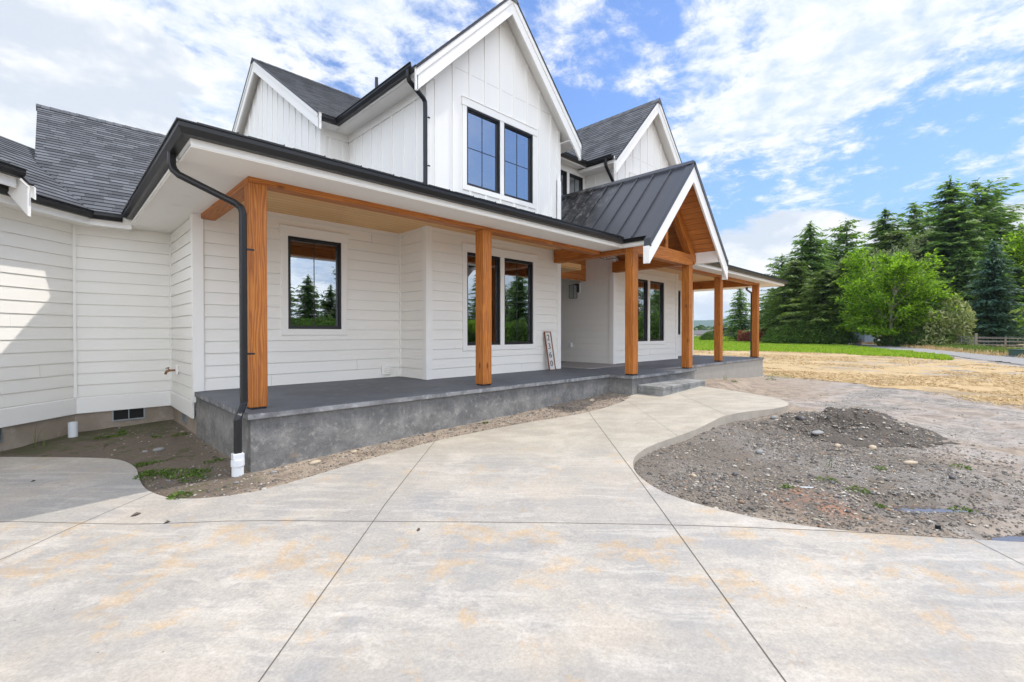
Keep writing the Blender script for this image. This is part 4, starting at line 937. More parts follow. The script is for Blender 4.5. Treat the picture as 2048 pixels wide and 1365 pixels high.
# upper soffits, fascias and gutters
mb = MB(); mb.box(4.38, 4.77, 6.72, 9.68, 5.86, 5.875); mb.box(3.95, 4.77, 9.68, 10.04, 5.861, 5.876); mb.build('soffit', 'trim', house)
mb = MB(); mb.box(8.47, 10.77, 7.62, 7.94, 5.956, 5.97); mb.build('soffit', 'trim', house)
for b_ in ((8.47, 8.86, 6.72, 7.94, 5.86, 5.875), (10.38, 10.77, 6.72, 7.94, 5.86, 5.875), (14.45, 14.85, 6.72, 14, 5.86, 5.875)): one('soffit', 'trim', *b_)
fp = [(-.02, 5.82), (0, 5.82), (0, 5.93), (-.02, 5.93)][::-1]; fp2 = [(a, b+.10) for a, b in fp]
for q_, w_ in ((fp, [(3.96, 9.68), (4.38, 9.68), (4.38, 6.73)]), (fp2, [(8.75, 7.62), (10.38, 7.62), (10.38, 6.73)]), (fp, [(8.86, 6.72), (8.86, 7.5)]), (fp, [(14.85, 6.72), (14.85, 12)])):
    mb = MB(); mb.sweep(q_, w_); mb.build('fascia', 'trim', house)
mb = MB(); mb.sweep(gut(.001, 5.85), [(3.97, 9.68), (4.38, 9.68), (4.38, 6.73)]); mb.build('gutter', 'gutter_black', house)
mb = MB(); mb.sweep(gut(.001, 5.95), [(8.75, 7.62), (10.38, 7.62), (10.38, 6.75)]); mb.build('gutter', 'gutter_black', house)
mb = MB(); mb.tube([(5.157, 9.5, 6.6), (5.157, 9.5, 7.11)], .035, 12); mb.build('vent_pipe', 'flashing', house)

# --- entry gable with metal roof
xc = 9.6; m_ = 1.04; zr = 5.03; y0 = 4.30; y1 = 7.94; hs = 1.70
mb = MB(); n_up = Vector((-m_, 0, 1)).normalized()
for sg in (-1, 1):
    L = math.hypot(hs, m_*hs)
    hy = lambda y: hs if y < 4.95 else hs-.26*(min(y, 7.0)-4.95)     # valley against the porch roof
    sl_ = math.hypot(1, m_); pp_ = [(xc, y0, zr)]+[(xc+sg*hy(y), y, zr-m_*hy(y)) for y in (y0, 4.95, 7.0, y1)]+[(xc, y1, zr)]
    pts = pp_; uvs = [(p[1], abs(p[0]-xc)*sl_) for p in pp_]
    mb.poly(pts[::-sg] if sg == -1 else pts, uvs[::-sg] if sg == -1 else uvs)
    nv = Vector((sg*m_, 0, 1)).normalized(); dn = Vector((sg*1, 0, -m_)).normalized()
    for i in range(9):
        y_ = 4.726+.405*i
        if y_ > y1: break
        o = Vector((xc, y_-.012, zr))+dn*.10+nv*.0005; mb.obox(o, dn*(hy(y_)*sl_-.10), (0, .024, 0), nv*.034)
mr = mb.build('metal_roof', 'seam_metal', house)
mb = MB()
for sg in (-1, 1):
    nv = Vector((sg*m_, 0, 1)).normalized(); dn = Vector((sg*1, 0, -m_)).normalized()
    mb.obox(Vector((xc, y0-.03, zr))+nv*.040, dn*.13, (0, y1-y0+.03, 0), nv*.006)        # ridge flashing
    mb.obox(Vector((xc, y0-.035, zr))+nv*.004+dn*.0, dn*(math.hypot(1.83, m_*1.83)), (0, .13, 0), nv*.022)   # rake trim top
    mb.obox(Vector((xc, y0-.037, zr))-nv*.06, dn*(math.hypot(1.84, m_*1.84)), (0, .012, 0), nv*.088)          # rake trim face
    mb.box(*sorted((xc+sg*1.81, xc+sg*1.85)), y0-.04, y0+.09, zr-m_*1.83-.10, zr-m_*1.83+.05)
mb.build('roof_trim', 'seam_metal', mr)
mb = MB()
for sg in (-1, 1):
    zt = zr-.07
    def q(dx_, dz_): return (xc+sg*dx_, y0-.02, zt-m_*dx_+dz_)
    mb.prism([q(0, 0), q(1.84, 0), q(1.84, -.335), q(0, -.345)], (0, .04, 0)); mb.box(*sorted((xc+sg*1.82, xc+sg*1.86)), y0-.022, y0+.10, zt-m_*1.84-.33, zt-m_*1.84-.01)
mb.build('bargeboard', 'trim', house, bevel=.003)
mb = MB()
for sg in (-1, 1):
    zt = zr-.19; L = math.hypot(1.9, m_*1.9)
    HC = 1.43; L = math.hypot(HC, m_*HC); pts = [(xc, y0+.02, zt), (xc, y1, zt), (xc+sg*HC, y1, zt-m_*HC), (xc+sg*HC, y0+.02, zt-m_*HC)]; uvs = [(y0, 0), (y1, 0), (y1, L), (y0, L)]
    mb.poly(pts if sg == 1 else pts[::-1], uvs if sg == 1 else uvs[::-1])
mb.poly([(xc-1.9, 7.9, 2.9), (xc+1.9, 7.9, 2.9), (xc, 7.9, zr-.19)])
mb.build('entry_ceiling', 'cedar_planks', house)
mb = MB(); mb.box(8.055, 8.17, 4.36, 5.60, 3.14, 3.345); mb.build('fascia', 'trim', house); one('fascia', 'trim', 11.02, 11.119, 4.345, 5.60, 3.10, 3.36)
# timber frame: posts, beams, entry truss
def post(x0, x1, y0_, y1_, zt, z0=SLAB):
    mb = MB(); mb.box(x0, x1, y0_, y1_, z0+.022, zt); p_ = mb.build('porch_post', 'cedar', house, bevel=.006)
    b_ = MB(); b_.box(x0+.012, x1-.012, y0_+.012, y1_-.012, z0, z0+.022); b_.build('post_base', 'window_black', p_)
post(1.525, 1.705, 5.60, 5.785, 3.075); post(4.85, 5.03, 5.555, 5.745, 3.075); post(8.155, 8.345, 4.85, 5.035, 3.03); post(10.645, 10.835, 4.85, 5.035, 3.03)
post(13.97, 14.155, 5.42, 5.605, 3.075); post(17.17, 17.355, 5.42, 5.605, 3.075)
def beam(*b): mb = MB(); mb.box(*b); mb.build('porch_beam', 'cedar', house, bevel=.006)
beam(1.52, 8.10, 5.60, 5.785, 3.0755, 3.349); beam(1.52, 1.70, 5.787, 7.88, 3.075, 3.348); beam(10.90, 17.36, 5.42, 5.605, 3.0755, 3.349); beam(17.17, 17.355, 5.607, 18, 3.075, 3.348)
beam(8.245, 8.43, 5.036, 6.97, 3.06, 3.335); beam(10.65, 10.83, 5.036, 6.97, 3.06, 3.335)
def tbeam(mb): mb.build('truss_member', 'cedar', house, bevel=.006)
mb = MB(); mb.box(8.155, 10.835, 4.85, 5.035, 3.0305, 3.30); tbeam(mb)
mb = MB(); mb.box(9.54, 9.66, 4.88, 5.01, 3.3005, 4.70); tbeam(mb)
for sg in (-1, 1):
    mb = MB(); p_ = Vector((xc+sg*1.42, 4.94, 3.14)); q_ = Vector((xc+sg*.10, 4.94, 4.62)); d_ = (q_-p_).normalized(); h_ = Vector((0, 1, 0)).cross(d_)
    mb.beam(p_, q_, (0, .17, 0), h_*.20); tbeam(mb)
# --- porch slab, foundation, step
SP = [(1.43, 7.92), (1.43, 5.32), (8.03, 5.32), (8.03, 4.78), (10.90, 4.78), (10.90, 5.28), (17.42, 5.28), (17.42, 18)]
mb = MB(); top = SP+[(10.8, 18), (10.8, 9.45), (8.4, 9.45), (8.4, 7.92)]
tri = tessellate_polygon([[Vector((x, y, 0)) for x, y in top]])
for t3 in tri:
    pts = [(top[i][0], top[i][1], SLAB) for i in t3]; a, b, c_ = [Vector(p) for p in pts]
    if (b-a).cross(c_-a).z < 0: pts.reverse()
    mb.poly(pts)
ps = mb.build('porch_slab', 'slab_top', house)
mb = MB(); mb.sweep([(-.20, SLAB-.064), (-.006, SLAB-.064), (0, SLAB-.056), (0, SLAB-.008), (-.008, SLAB-.0004), (-.20, SLAB-.0004)][::-1], SP); mb.build('slab_lip', 'slab_edge', ps)
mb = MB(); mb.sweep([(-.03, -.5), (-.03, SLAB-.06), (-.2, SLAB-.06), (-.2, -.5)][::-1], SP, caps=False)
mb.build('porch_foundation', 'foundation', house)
mb = MB(); mb.box(8.26, 10.14, 4.26, 4.806, .0, .352); mb.box(8.25, 10.15, 4.25, 4.805, .352, .41); mb.build('porch_step', 'step_block', house, bevel=.008)
# door at the back of the recess (out of view from the walk)
mb = MB(); mb.box(9.12, 10.12, 9.38, 9.42, .62, 2.75); dd = mb.build('front_door', 'window_black', house)
mb = MB(); mb.box(9.98, 10.02, 9.33, 9.38, 1.5, 1.8); mb.build('door_handle', 'galv', dd)
mb = MB(); mb.box(8.46, 9.35, 7.02, 8.4, 3.00, 3.14); mb.build('door_header', 'pine', house)

# --- downspouts
def spout(path, w_=.075, h_=.062, side=(1, 0, 0), straps=()):
    mb = MB(); mb.recttube(path, w_, h_, side); o = mb.build('downspout', 'gutter_black', house)
    if straps:
        for (x, y, z, ex) in straps: sb = MB(); sb.box(x, x+ex, y-.012, y+.012, z-.01, z+.01); sb.build('downspout_strap', 'gutter_black', o)
spout([(.845, 5.62, 3.22), (.845, 5.62, 3.10), (.86, 5.615, 3.05), (.90, 5.60, 3.005), (1.36, 5.47, 2.79), (1.41, 5.455, 2.75), (1.425, 5.45, 2.69), (1.425, 5.45, .715), (1.418, 5.44, .685), (1.348, 5.345, .585), (1.338, 5.335, .555), (1.337, 5.333, .15)], .066, .056, side=(1, .1, 0), straps=[(1.46, 5.45, 2.32, .07), (1.46, 5.45, 1.22, .07)])
spout([(4.31, 6.86, 5.90), (4.31, 6.86, 5.78), (4.33, 6.865, 5.72), (4.66, 6.93, 5.56), (4.70, 6.94, 5.52), (4.705, 6.94, 5.44), (4.705, 6.94, 3.8)], side=(0, 1, 0), straps=[(4.74, 6.91, 5.25, .04), (4.74, 6.91, 4.4, .04)])
spout([(10.30, 6.95, 5.99), (10.30, 6.95, 5.87), (10.32, 6.95, 5.80), (10.63, 6.95, 5.50), (10.70, 6.95, 5.42), (10.70, 6.95, 5.35), (10.70, 6.95, 4.0)], side=(0, 1, 0))
spout([(18.45, 6.2, 3.22), (18.45, 6.2, 3.05), (17.6, 5.75, 2.85), (17.45, 5.7, 2.78), (17.45, 5.7, .1)], side=(1, 0, 0))

# ------------------------------------------------------------------ THE GROUND
def axis(a, b, fine, out_lo, out_hi):
    c_ = list(np.arange(a, b, fine)); st = fine; v_ = b
    hi_ = []
    while v_ < out_hi: hi_.append(v_); st *= 1.09; v_ += st
    hi_.append(out_hi); st = fine; v_ = a; lo = []
    while v_ > out_lo: st *= 1.09; v_ -= st; lo.append(max(v_, out_lo))
    return np.array(lo[::-1]+c_+hi_)
def grid_mesh(name, xs, ys, zf, mat, keep=None):
    X, Y = np.meshgrid(xs, ys); Z = zf(X, Y); nx, ny = len(xs), len(ys)
    V = np.stack([X, Y, Z], -1).reshape(-1, 3); i = np.arange(nx*ny).reshape(ny, nx)
    F_ = np.stack([i[:-1, :-1], i[:-1, 1:], i[1:, 1:], i[1:, :-1]], -1).reshape(-1, 4)
    if keep is not None:
        k_ = keep(X, Y).reshape(-1); F_ = F_[k_[F_].all(1)]; used = np.unique(F_); mp = -np.ones(len(V), int); mp[used] = np.arange(len(used)); V = V[used]; F_ = mp[F_]
    o = cloud_mesh(name, V, F_, mat); o.data.polygons.foreach_set('use_smooth', [True]*len(o.data.polygons)); return o
g = grid_mesh('ground', axis(-2.5, 15, .055, -3500, 5200), axis(-3.5, 10, .055, -3500, 5200), H, 'dirt'); tag(g, kind='structure')
# concrete drive and walk, with its saw-cut joints
mb = MB(); DR = [(x, y) for x, y in DRIVE]
ip = INNER_S[0]
tri = tessellate_polygon([[Vector((x, y, 0)) for x, y in DR]])
top_z = lambda x: conc_z(x)
for t3 in tri:
    pts = [Vector((DR[i][0], DR[i][1], top_z(DR[i][0]))) for i in t3]
    if (pts[1]-pts[0]).cross(pts[2]-pts[0]).z < 0: pts.reverse()
    mb.poly(pts)
n = len(DR)
for i in range(n):
    (xa, ya), (xb, yb) = DR[i], DR[(i+1) % n]; za, zb = top_z(xa), top_z(xb)
    mb.poly([(xa, ya, za), (xa, ya, za-.14), (xb, yb, zb-.14), (xb, yb, zb)], mi=1)
def joint(pts, wj=.006):
    pts = smooth_line(pts, 1) if len(pts) > 3 else pts
    for a, b in zip(pts[:-1], pts[1:]):
        a = Vector(a); b = Vector(b); d_ = (b-a).normalized(); p_ = Vector((d_.y, -d_.x))*wj/2; a -= d_*.001; b += d_*.001
        q = [a-p_, b-p_, b+p_, a+p_]; q = [(v.x, v.y, top_z(v.x)+.0015) for v in q]
        if (Vector(q[1])-Vector(q[0])).cross(Vector(q[2])-Vector(q[0])).z < 0: q.reverse()
        mb.poly(q, mi=2)
joint([(-.6, .93), (0.607, 2.128), (1.72, 3.237), (2.022, 3.544), (3.43, 4.86)], .007)
joint([(1.2, -.32), (2.105, 0.551), (3.16, 1.561), (3.5, 1.885), (6.124, 4.44)], .007)
joint([(-2.2, 7.65), (-0.307, 5.489), (0.148, 4.93), (0.388, 4.638), (0.579, 4.441), (1.079, 3.98), (1.721, 3.235), (2.417, 2.446), (3.16, 1.561), (3.551, 1.046), (3.859, 0.626), (4.248, 0.037)])
joint([(-1.5, 3.4), (-0.256, 4.54), (0.148, 4.93), (0.650, 5.35)]); joint([(4.248, 0.037), (3.4, -.72)], .004)
joint([(8.692, 4.15), (7.227, 2.70)], .005); joint([(5.6, 2.7), (7.4, 4.5)], .003)
dr = mb.build('driveway', ['driveway', 'driveway_side', 'joint']); tag(dr, kind='structure')

# zones further out: straw-covered seed bed, green field, gravel lane
def edge_y(pts): xs_ = [p[0] for p in pts]; return xs_, [p[1] for p in pts]
def poly_keep(poly, jit, sc):
    def f(X, Y): return inside_np(X+fbm(X, Y, sc, 4)*jit, Y+fbm(X+50, Y+9, sc, 4)*jit, poly)
    return f
STRAW = [(18.9, 60), (18.7, 5.9), (17.6, 4.4), (16.4, 2.8), (15.5, 1.4), (14.6, .3), (13.4, -.9), (12.0, -2.5), (20, -4.5), (26, -2.9), (33, -.9), (38.2, 1.0), (41, 3.2), (43, 7), (44, 12), (43, 20), (46, 60)]
GREEN = [(44, 60), (40.4, 18.1), (42.2, 13.2), (42.3, 9), (39.5, 5.4), (37.3, 2.9), (35.5, 1.2), (42.5, 1.9), (52, 5.2), (66, 10.9), (86, 20.0), (104, 30), (120, 110), (44, 110)]
ROAD = [(28, -5.5), (32, -1.6), (42.3, 1.55), (52.2, 5.0), (66, 10.8), (88, 20.6), (106, 30), (112, 28.5), (86, 13.4), (61, 4.2), (41.5, -1.8), (34, -6)]
VERGE = [(34, -7), (41.5, -1.7), (61, 4.2), (86, 13.4), (112, 28.5), (130, 30), (100, -6), (60, -16), (42, -12)]
xs_ = np.concatenate([np.arange(11, 30, .09), np.arange(30, 48, .2)]); ys_ = np.concatenate([np.arange(-6, 14, .09), np.arange(14, 62, .5)])
s1 = grid_mesh('straw_field', xs_, ys_, lambda X, Y: H(X, Y)+.006, 'straw_ground', poly_keep(STRAW, .8, .8)); tag(s1, kind='structure')
s2 = grid_mesh('lawn', np.concatenate([np.arange(34, 60, .22), np.arange(60, 122, .8)]), np.concatenate([np.arange(0, 24, .22), np.arange(24, 112, .9)]), lambda X, Y: H(X, Y)+.018, 'lawn', poly_keep(GREEN, 1.0, .6)); tag(s2, kind='structure')
s3 = grid_mesh('gravel_road', np.arange(27, 113, .3), np.arange(-6, 32, .25), lambda X, Y: H(X, Y)+.032, 'road', poly_keep(ROAD, .3, .8)); tag(s3, kind='structure')
s4 = grid_mesh('roadside_ground', np.arange(33, 131, .5), np.arange(-17, 31, .5), lambda X, Y: H(X, Y)+.012, 'roadside', poly_keep(VERGE, .5, .8)); tag(s4, kind='structure')

# puddles
PL = ['shallow puddle in the mud beside the near edge of the concrete drive, right of the small black pipe stub', 'shallow puddle cut by the right edge of the photo, next to the drive', 'thin puddle in the grey silt behind the gravel pile', 'faint wide puddle on the silt right of the gravel pile', 'thin far puddle on the silt near the straw']
for i, ((px, py, a, b, th), pz) in enumerate(zip(PUDDLES, PUD_Z)):
    mb = MB(); nn = 40; pts = []
    for j in range(nn):
        t_ = 2*math.pi*j/nn; u_ = a*1.9*math.cos(t_); v_ = b*2.2*math.sin(t_); pts.append((px+u_*math.cos(th)-v_*math.sin(th), py+u_*math.sin(th)+v_*math.cos(th), pz-.006))
    mb.poly(pts); o = mb.build('puddle', 'water'); tag(o, kind='structure')

# gravel pile
def blob_pile(cx, cy, ra, rb, h, th, name, n=110):
    V = []; xs = np.linspace(-1.25, 1.25, n); X, Y = np.meshgrid(xs, xs); c_, s_ = math.cos(th), math.sin(th)
    WX = cx+X*ra*c_-Y*rb*s_; WY = cy+X*ra*s_+Y*rb*c_; r = np.sqrt(X*X+Y*Y)+fbm(WX, WY, 1.8, 4)*.42
    Z = h*np.exp(-(r*1.45)**2)*(1+.25*fbm(WX, WY, 3, 4))+fbm(WX, WY, 5, 5)*.075*np.clip(1.15-r, 0, 1)-.03*sstep(r, .95, 1.25)
    Z = Z + H(WX, WY)+.004
    i = np.arange(n*n).reshape(n, n); F_ = np.stack([i[:-1, :-1], i[:-1, 1:], i[1:, 1:], i[1:, :-1]], -1).reshape(-1, 4)
    k_ = (r.reshape(-1) < 1.15); F_ = F_[k_[F_].all(1)]
    V = np.stack([WX-cx, WY-cy, Z], -1).reshape(-1, 3); o = cloud_mesh(name, V, F_, 'pile', local=(cx, cy, 0)); o.data.polygons.foreach_set('use_smooth', [True]*len(o.data.polygons))
    def zf(x, y):
        dx_, dy_ = x-cx, y-cy; X_ = (dx_*c_+dy_*s_)/ra; Y_ = (-dx_*s_+dy_*c_)/rb; r_ = np.sqrt(X_*X_+Y_*Y_)
        return h*np.exp(-(r_*1.45)**2)
    return o, zf
pile, pile_z = blob_pile(8.15, 1.32, .92, .72, .29, R(-50), 'gravel_pile'); tag(pile, 'low mound of dark gravelly soil beside the curved walkway', 'gravel pile')

# stones: small ones as one mass, the ones that stand out as things
ico_v = []; ico_f = []
bm_ = bmesh.new(); bmesh.ops.create_icosphere(bm_, subdivisions=1, radius=1); bm_.verts.ensure_lookup_table()
ICO_V = np.array([v.co[:] for v in bm_.verts]); ICO_F = np.array([[v.index for v in f.verts] for f in bm_.faces]); bm_.free()
bm_ = bmesh.new(); bmesh.ops.create_icosphere(bm_, subdivisions=2, radius=1); ICO2 = np.array([v.co[:] for v in bm_.verts]); ICO2_F = np.array([[v.index for v in f.verts] for f in bm_.faces]); bm_.free()
TET_V = np.array([(1, 0, -.3), (-.5, .87, -.3), (-.5, -.87, -.3), (.2, .1, .7), (-.3, .2, .55)]); TET_F = np.array([[0, 1, 3], [1, 4, 3], [1, 2, 4], [2, 0, 3], [2, 3, 4]])
def scatter(name, P_, S_, mat, base='ico', flat_=.6):
    n = len(P_); bv = ICO_V if base == 'ico' else TET_V; bf = ICO_F if base == 'ico' else TET_F
    if base == 'ico':
        # octahedral pebbles are enough at this size
        bv = np.array([(1, 0, 0), (0, 1, 0), (-1, 0, 0), (0, -1, 0), (0, 0, 1), (.7, .7, .45), (-.7, .6, .5), (-.6, -.7, .4), (.65, -.7, .5)])
        bf = np.array([[0, 5, 4], [5, 1, 4], [1, 6, 4], [6, 2, 4], [2, 7, 4], [7, 3, 4], [3, 8, 4], [8, 0, 4], [0, 1, 5], [1, 2, 6], [2, 3, 7], [3, 0, 8]])
    m_ = len(bv); th = np.random.rand(n)*6.283; sx = S_*(.7+.6*np.random.rand(n)); sy = S_*(.6+.5*np.random.rand(n)); sz = S_*(flat_*(.6+.6*np.random.rand(n)))
    B = bv[None]*(1+.25*(np.random.rand(n, m_, 1)-.5)); B = B*np.stack([sx, sy, sz], -1)[:, None, :]
    c_, s_ = np.cos(th)[:, None], np.sin(th)[:, None]; x = B[..., 0]*c_-B[..., 1]*s_; y = B[..., 0]*s_+B[..., 1]*c_
    V = np.stack([x, y, B[..., 2]], -1)+P_[:, None, :]; F_ = (bf[None]+(np.arange(n)*m_)[:, None, None]).reshape(-1, 3)
    return cloud_mesh(name, V.reshape(-1, 3), F_, mat)
def in_drive(x, y): return inside_np(x, y, DRIVE)
def sample(n, x0, x1, y0, y1, dens):
    out = []
    while len(out) < n:
        x = np.random.uniform(x0, x1, n*2); y = np.random.uniform(y0, y1, n*2)
        k_ = (np.random.rand(n*2) < dens(x, y)) & ~in_drive(x, y) & (dist_np(x, y, RIGHT_S+[(99, 99)]) > .0)
        k_ &= ~((x > 1.44) & (y > 5.33)) & ~((x > 8.03) & (y > 4.79) & (x < 17.4)) & ~((y > 9.7-(.25-x).clip(0)) ) & ~((y-9.7) > (x-.25))
        out += list(zip(x[k_], y[k_]))
    return np.array(out[:n])
near_g = lambda x, y: np.clip(1.25-np.hypot(x-5.4, y-1.95)/2.9, .02, 1)*(.35+.65*(fbm(x, y, 1.2, 3) > -.05))
p1 = sample(17000, 3.6, 12, -1.8, 4.6, near_g); p4 = sample(9000, 3.6, 10, -2.5, 4.0, near_g); p2 = sample(6500, .45, 8.2, 4.4, 9.6, lambda x, y: np.where(x > 1.35, .9, .12+.5*(np.hypot(x-1.0, y-5.3) < .9)))
p3 = sample(1500, 8, 18, -2, 5.2, lambda x, y: .5+0*x)
pp = np.concatenate([p1, p2, p3, p4]); ss = np.random.lognormal(math.log(.0062), .52, len(pp)).clip(.003, .028)
zz = H(pp[:, 0], pp[:, 1])+np.where(np.hypot(pp[:, 0]-8.3, pp[:, 1]-1.35) < 1.6, pile_z(pp[:, 0], pp[:, 1]), 0)
st = scatter('loose_gravel', np.stack([pp[:, 0], pp[:, 1], zz+ss*.12], -1), ss, 'pebbles'); tag(st, kind='stuff')
th_ = np.random.rand(4500)*6.283; rr_ = np.sqrt(np.random.rand(4500))*1.15; c_, s_ = math.cos(R(-50)), math.sin(R(-50)); X_ = np.cos(th_)*rr_*.92; Y_ = np.sin(th_)*rr_*.72
px_ = 8.15+X_*c_-Y_*s_; py_ = 1.32+X_*s_+Y_*c_; ss = np.random.lognormal(math.log(.0075), .6, 4500).clip(.003, .03)
bpy.context.view_layer.update()
from mathutils.bvhtree import BVHTree
bv = BVHTree.FromPolygons([tuple(v.co+pile.location) for v in pile.data.vertices], [tuple(p.vertices) for p in pile.data.polygons])
zs = []
for x, y in zip(px_, py_):
    h_ = bv.ray_cast(Vector((x, y, 3)), Vector((0, 0, -1))); zs.append(h_[0].z if h_[0] else -9)
zs = np.array(zs); k_ = zs > -5
st = scatter('pile_gravel', np.stack([px_[k_], py_[k_], zs[k_]+ss[k_]*.15], -1), ss[k_], 'pebbles'); tag(st, kind='stuff')
def stone(x, y, r, mat, label, sq=(1.2, .85, .6), rot_=0.0, grp=None, z=None):
    V = ICO2*np.array(sq)*r; nz = np.array([mnoise.noise(Vector(v)*1.6/r+Vector((x*9, y*7, 0))) for v in V]); V = V*(1+.22*nz[:, None])
    z = h1(x, y) if z is None else z
    o = cloud_mesh('stone', V, ICO2_F, mat, local=(x, y, z+r*sq[2]*.45)); o.rotation_euler = (0, 0, rot_); o.data.polygons.foreach_set('use_smooth', [True]*len(o.data.polygons)); return tag(o, label, 'stone', grp)
def pz(x, y):
    h_ = bv.ray_cast(Vector((x, y, 3)), Vector((0, 0, -1))); return h_[0].z if h_[0] else h1(x, y)
stone(5.80, 1.80, .050, 'stone_grey', 'pale grey rounded stone alone on the dark gravel in front of the mound'); stone(4.50, 2.00, .030, 'stone_tan', 'tan stone on dark gravel nearest the walkway bend', rot_=1)
stone(4.82, 1.72, .032, 'stone_dark', 'small black stone on the gravel near the drive edge'); stone(7.75, 1.85, .075, 'stone_dark', 'dark half-buried rock at the foot of the gravel pile', (1.5, .8, .5), .6, z=pz(7.75, 1.85))
stone(7.30, 1.55, .07, 'stone_grey', 'flat blue-grey rock at the near foot of the gravel pile', (1.5, .9, .4), -.4, z=pz(7.3, 1.55)); stone(7.9, 2.25, .06, 'stone_grey', 'light grey stone on the left slope of the gravel pile', z=pz(7.9, 2.25))
stone(7.25, .95, .055, 'stone_tan', 'tan rounded stone on the near slope of the gravel pile', z=pz(7.25, .95)); stone(6.75, .55, .05, 'stone_tan', 'flat tan stone at the right tail of the gravel pile', (1.7, .9, .5), -.6, z=pz(6.75, .55))
stone(6.9, 1.25, .04, 'stone_tan', 'tan stone between the flat rock and the near slope of the pile', z=pz(6.9, 1.25))
stone(2.05, 5.16, .045, 'stone_tan', 'pale oblong stone against the porch foundation near its corner', (1.6, .8, .6), .2); stone(2.52, 5.2, .032, 'stone_tan', 'second pale stone along the porch foundation'); stone(1.62, 5.15, .028, 'stone_grey', 'small stone right beside the porch corner')
stone(7.05, 5.05, .055, 'stone_tan', 'round tan stone in the dirt strip near the entry step'); stone(.95, 7.35, .045, 'stone_grey', 'grey stone in the shaded mossy pocket left of the porch', (1.5, .9, .6))
stone(.82, 7.42, .028, 'stone_grey', 'smaller grey stone touching the larger one in the mossy pocket'); stone(5.3, 1.0, .026, 'stone_dark', 'black pebble on silt between the gravel and the puddle'); stone(6.3, .2, .03, 'stone_dark', 'dark stone on the wet silt right of the pile tail')
# small leftover bits
mb = MB(); mb.tube([(4.60, .22, h1(4.6, .22)-.03), (4.60, .22, h1(4.6, .22)+.028)], .017, 14, caps=False); mb.tube([(4.60, .22, h1(4.6, .22)+.028), (4.60, .22, h1(4.6, .22)+.01)], .014, 14, caps=True); o = mb.build('pipe_stub', 'gutter_black', local=(4.6, .22, 0)); tag(o, 'small black pipe stub poking out of the mud near the drive edge', 'pipe')
mb = MB(); z_ = h1(4.86, 1.12); mb.tube([(4.83, 1.16, z_+.008), (4.90, 1.07, z_+.010)], .005, 8); o = mb.build('plastic_tube', 'pvc', local=(4.86, 1.12, 0)); tag(o, 'thin white plastic tube lying on the gravel', 'tube')
# leaf litter on the concrete
LL = ['brown curled leaf on the drive left of the front joint', 'small brown leaf on the drive by the long joint', 'brown leaf scrap on the drive right of the centre', 'tiny dark leaf on the shaded concrete at far left']
for (x, y), lb, s_ in zip([(.47, 4.80), (.62, 4.42), (1.87, 2.85), (-.15, 6.7)], LL, [.035, .022, .018, .02]):
    mb = MB(); z_ = conc_z(x); mb.poly([(x-s_, y-s_*.4, z_+.004), (x, y-s_*.6, z_+.012), (x+s_, y+s_*.3, z_+.006), (x+s_*.2, y+s_*.7, z_+.016), (x-s_*.7, y+s_*.5, z_+.003)]); mb.poly([(x-s_, y-s_*.4, z_+.002), (x-s_*.7, y+s_*.5, z_+.002), (x+s_*.2, y+s_*.7, z_+.010), (x+s_, y+s_*.3, z_+.003), (x, y-s_*.6, z_+.006)])
    o = mb.build('fallen_leaf', 'bark', local=(x, y, z_)); tag(o, lb, 'leaf')

# ------------------------------------------------------------------ small things on and by the house
# standing pipe, downspout adapter
zg = h1(.21, 9.45)
mb = MB(); mb.tube([(.205, 9.42, zg-.1), (.205, 9.42, .125)], .055, 24, caps=False); mb.tube([(.205, 9.42, .125), (.205, 9.42, zg)], .048, 24, caps=False); o = mb.build('drain_pipe', 'pvc', local=(.205, 9.42, 0), smooth=True); tag(o, 'short open white pipe standing out of the moss by the left wing', 'pipe')
zg = h1(1.335, 5.33)
mb = MB(); mb.tube([(1.335, 5.33, zg-.1), (1.335, 5.33, .10)], .055, 24); mb.tube([(1.335, 5.33, .085), (1.335, 5.33, .150)], .062, 24); mb.box(1.285, 1.385, 5.285, 5.375, .1505, .215); o = mb.build('drain_adapter', 'pvc', local=(1.335, 5.33, 0), bevel=.003); tag(o, 'white plastic drain adapter under the black downspout at the porch corner', 'pipe')
# garden tap
t_ = empty('garden_tap', (1.43, 9.15, .84), 'brass garden tap on a white block low on the wall beside the porch', 'tap')
mb = MB(); mb.box(1.405, 1.436, 9.10, 9.20, .77, .91); mb.build('mounting_block', 'trim', t_, bevel=.003)
mb = MB(); mb.tube([(1.405, 9.15, .84), (1.33, 9.15, .84), (1.29, 9.15, .825), (1.275, 9.15, .78)], .016, 12, rad=[.014, .018, .020, .017]); mb.tube([(1.335, 9.15, .84), (1.31, 9.15, .875)], .009, 8); mb.build('spout', 'brass', t_, smooth=True)
mb = MB(); mb.tube([(1.306, 9.15, .878), (1.302, 9.15, .888)], .030, 10); mb.build('handle', 'brass', t_)
# dryer vent on the porch wall, outlet
t_ = empty('wall_vent', (4.46, 7.87, .74), 'small white louvred vent low on the porch wall near the inner corner', 'vent')
mb = MB(); mb.box(4.365, 4.555, 7.862, 7.882, .655, .835); mb.build('vent_plate', 'trim', t_, bevel=.004)
mb = MB()
for i in range(4): mb.prism([(4.40, 7.8619, .80-.036*i), (4.40, 7.846, .772-.036*i), (4.40, 7.8619, .772-.036*i)], (.12, 0, 0))
mb.build('louvre', 'siding', t_)
t_ = empty('power_outlet', (10.73, 8.45, 1.11), 'white outdoor power outlet cover low on the entry side wall', 'outlet')
mb = MB(); mb.box(10.722, 10.736, 8.37, 8.50, 1.02, 1.16); mb.build('cover_plate', 'trim', t_, bevel=.002)
mb = MB(); mb.box(10.68, 10.722, 8.385, 8.485, 1.035, 1.15); mb.build('cover_box', 'pvc', t_, bevel=.005)
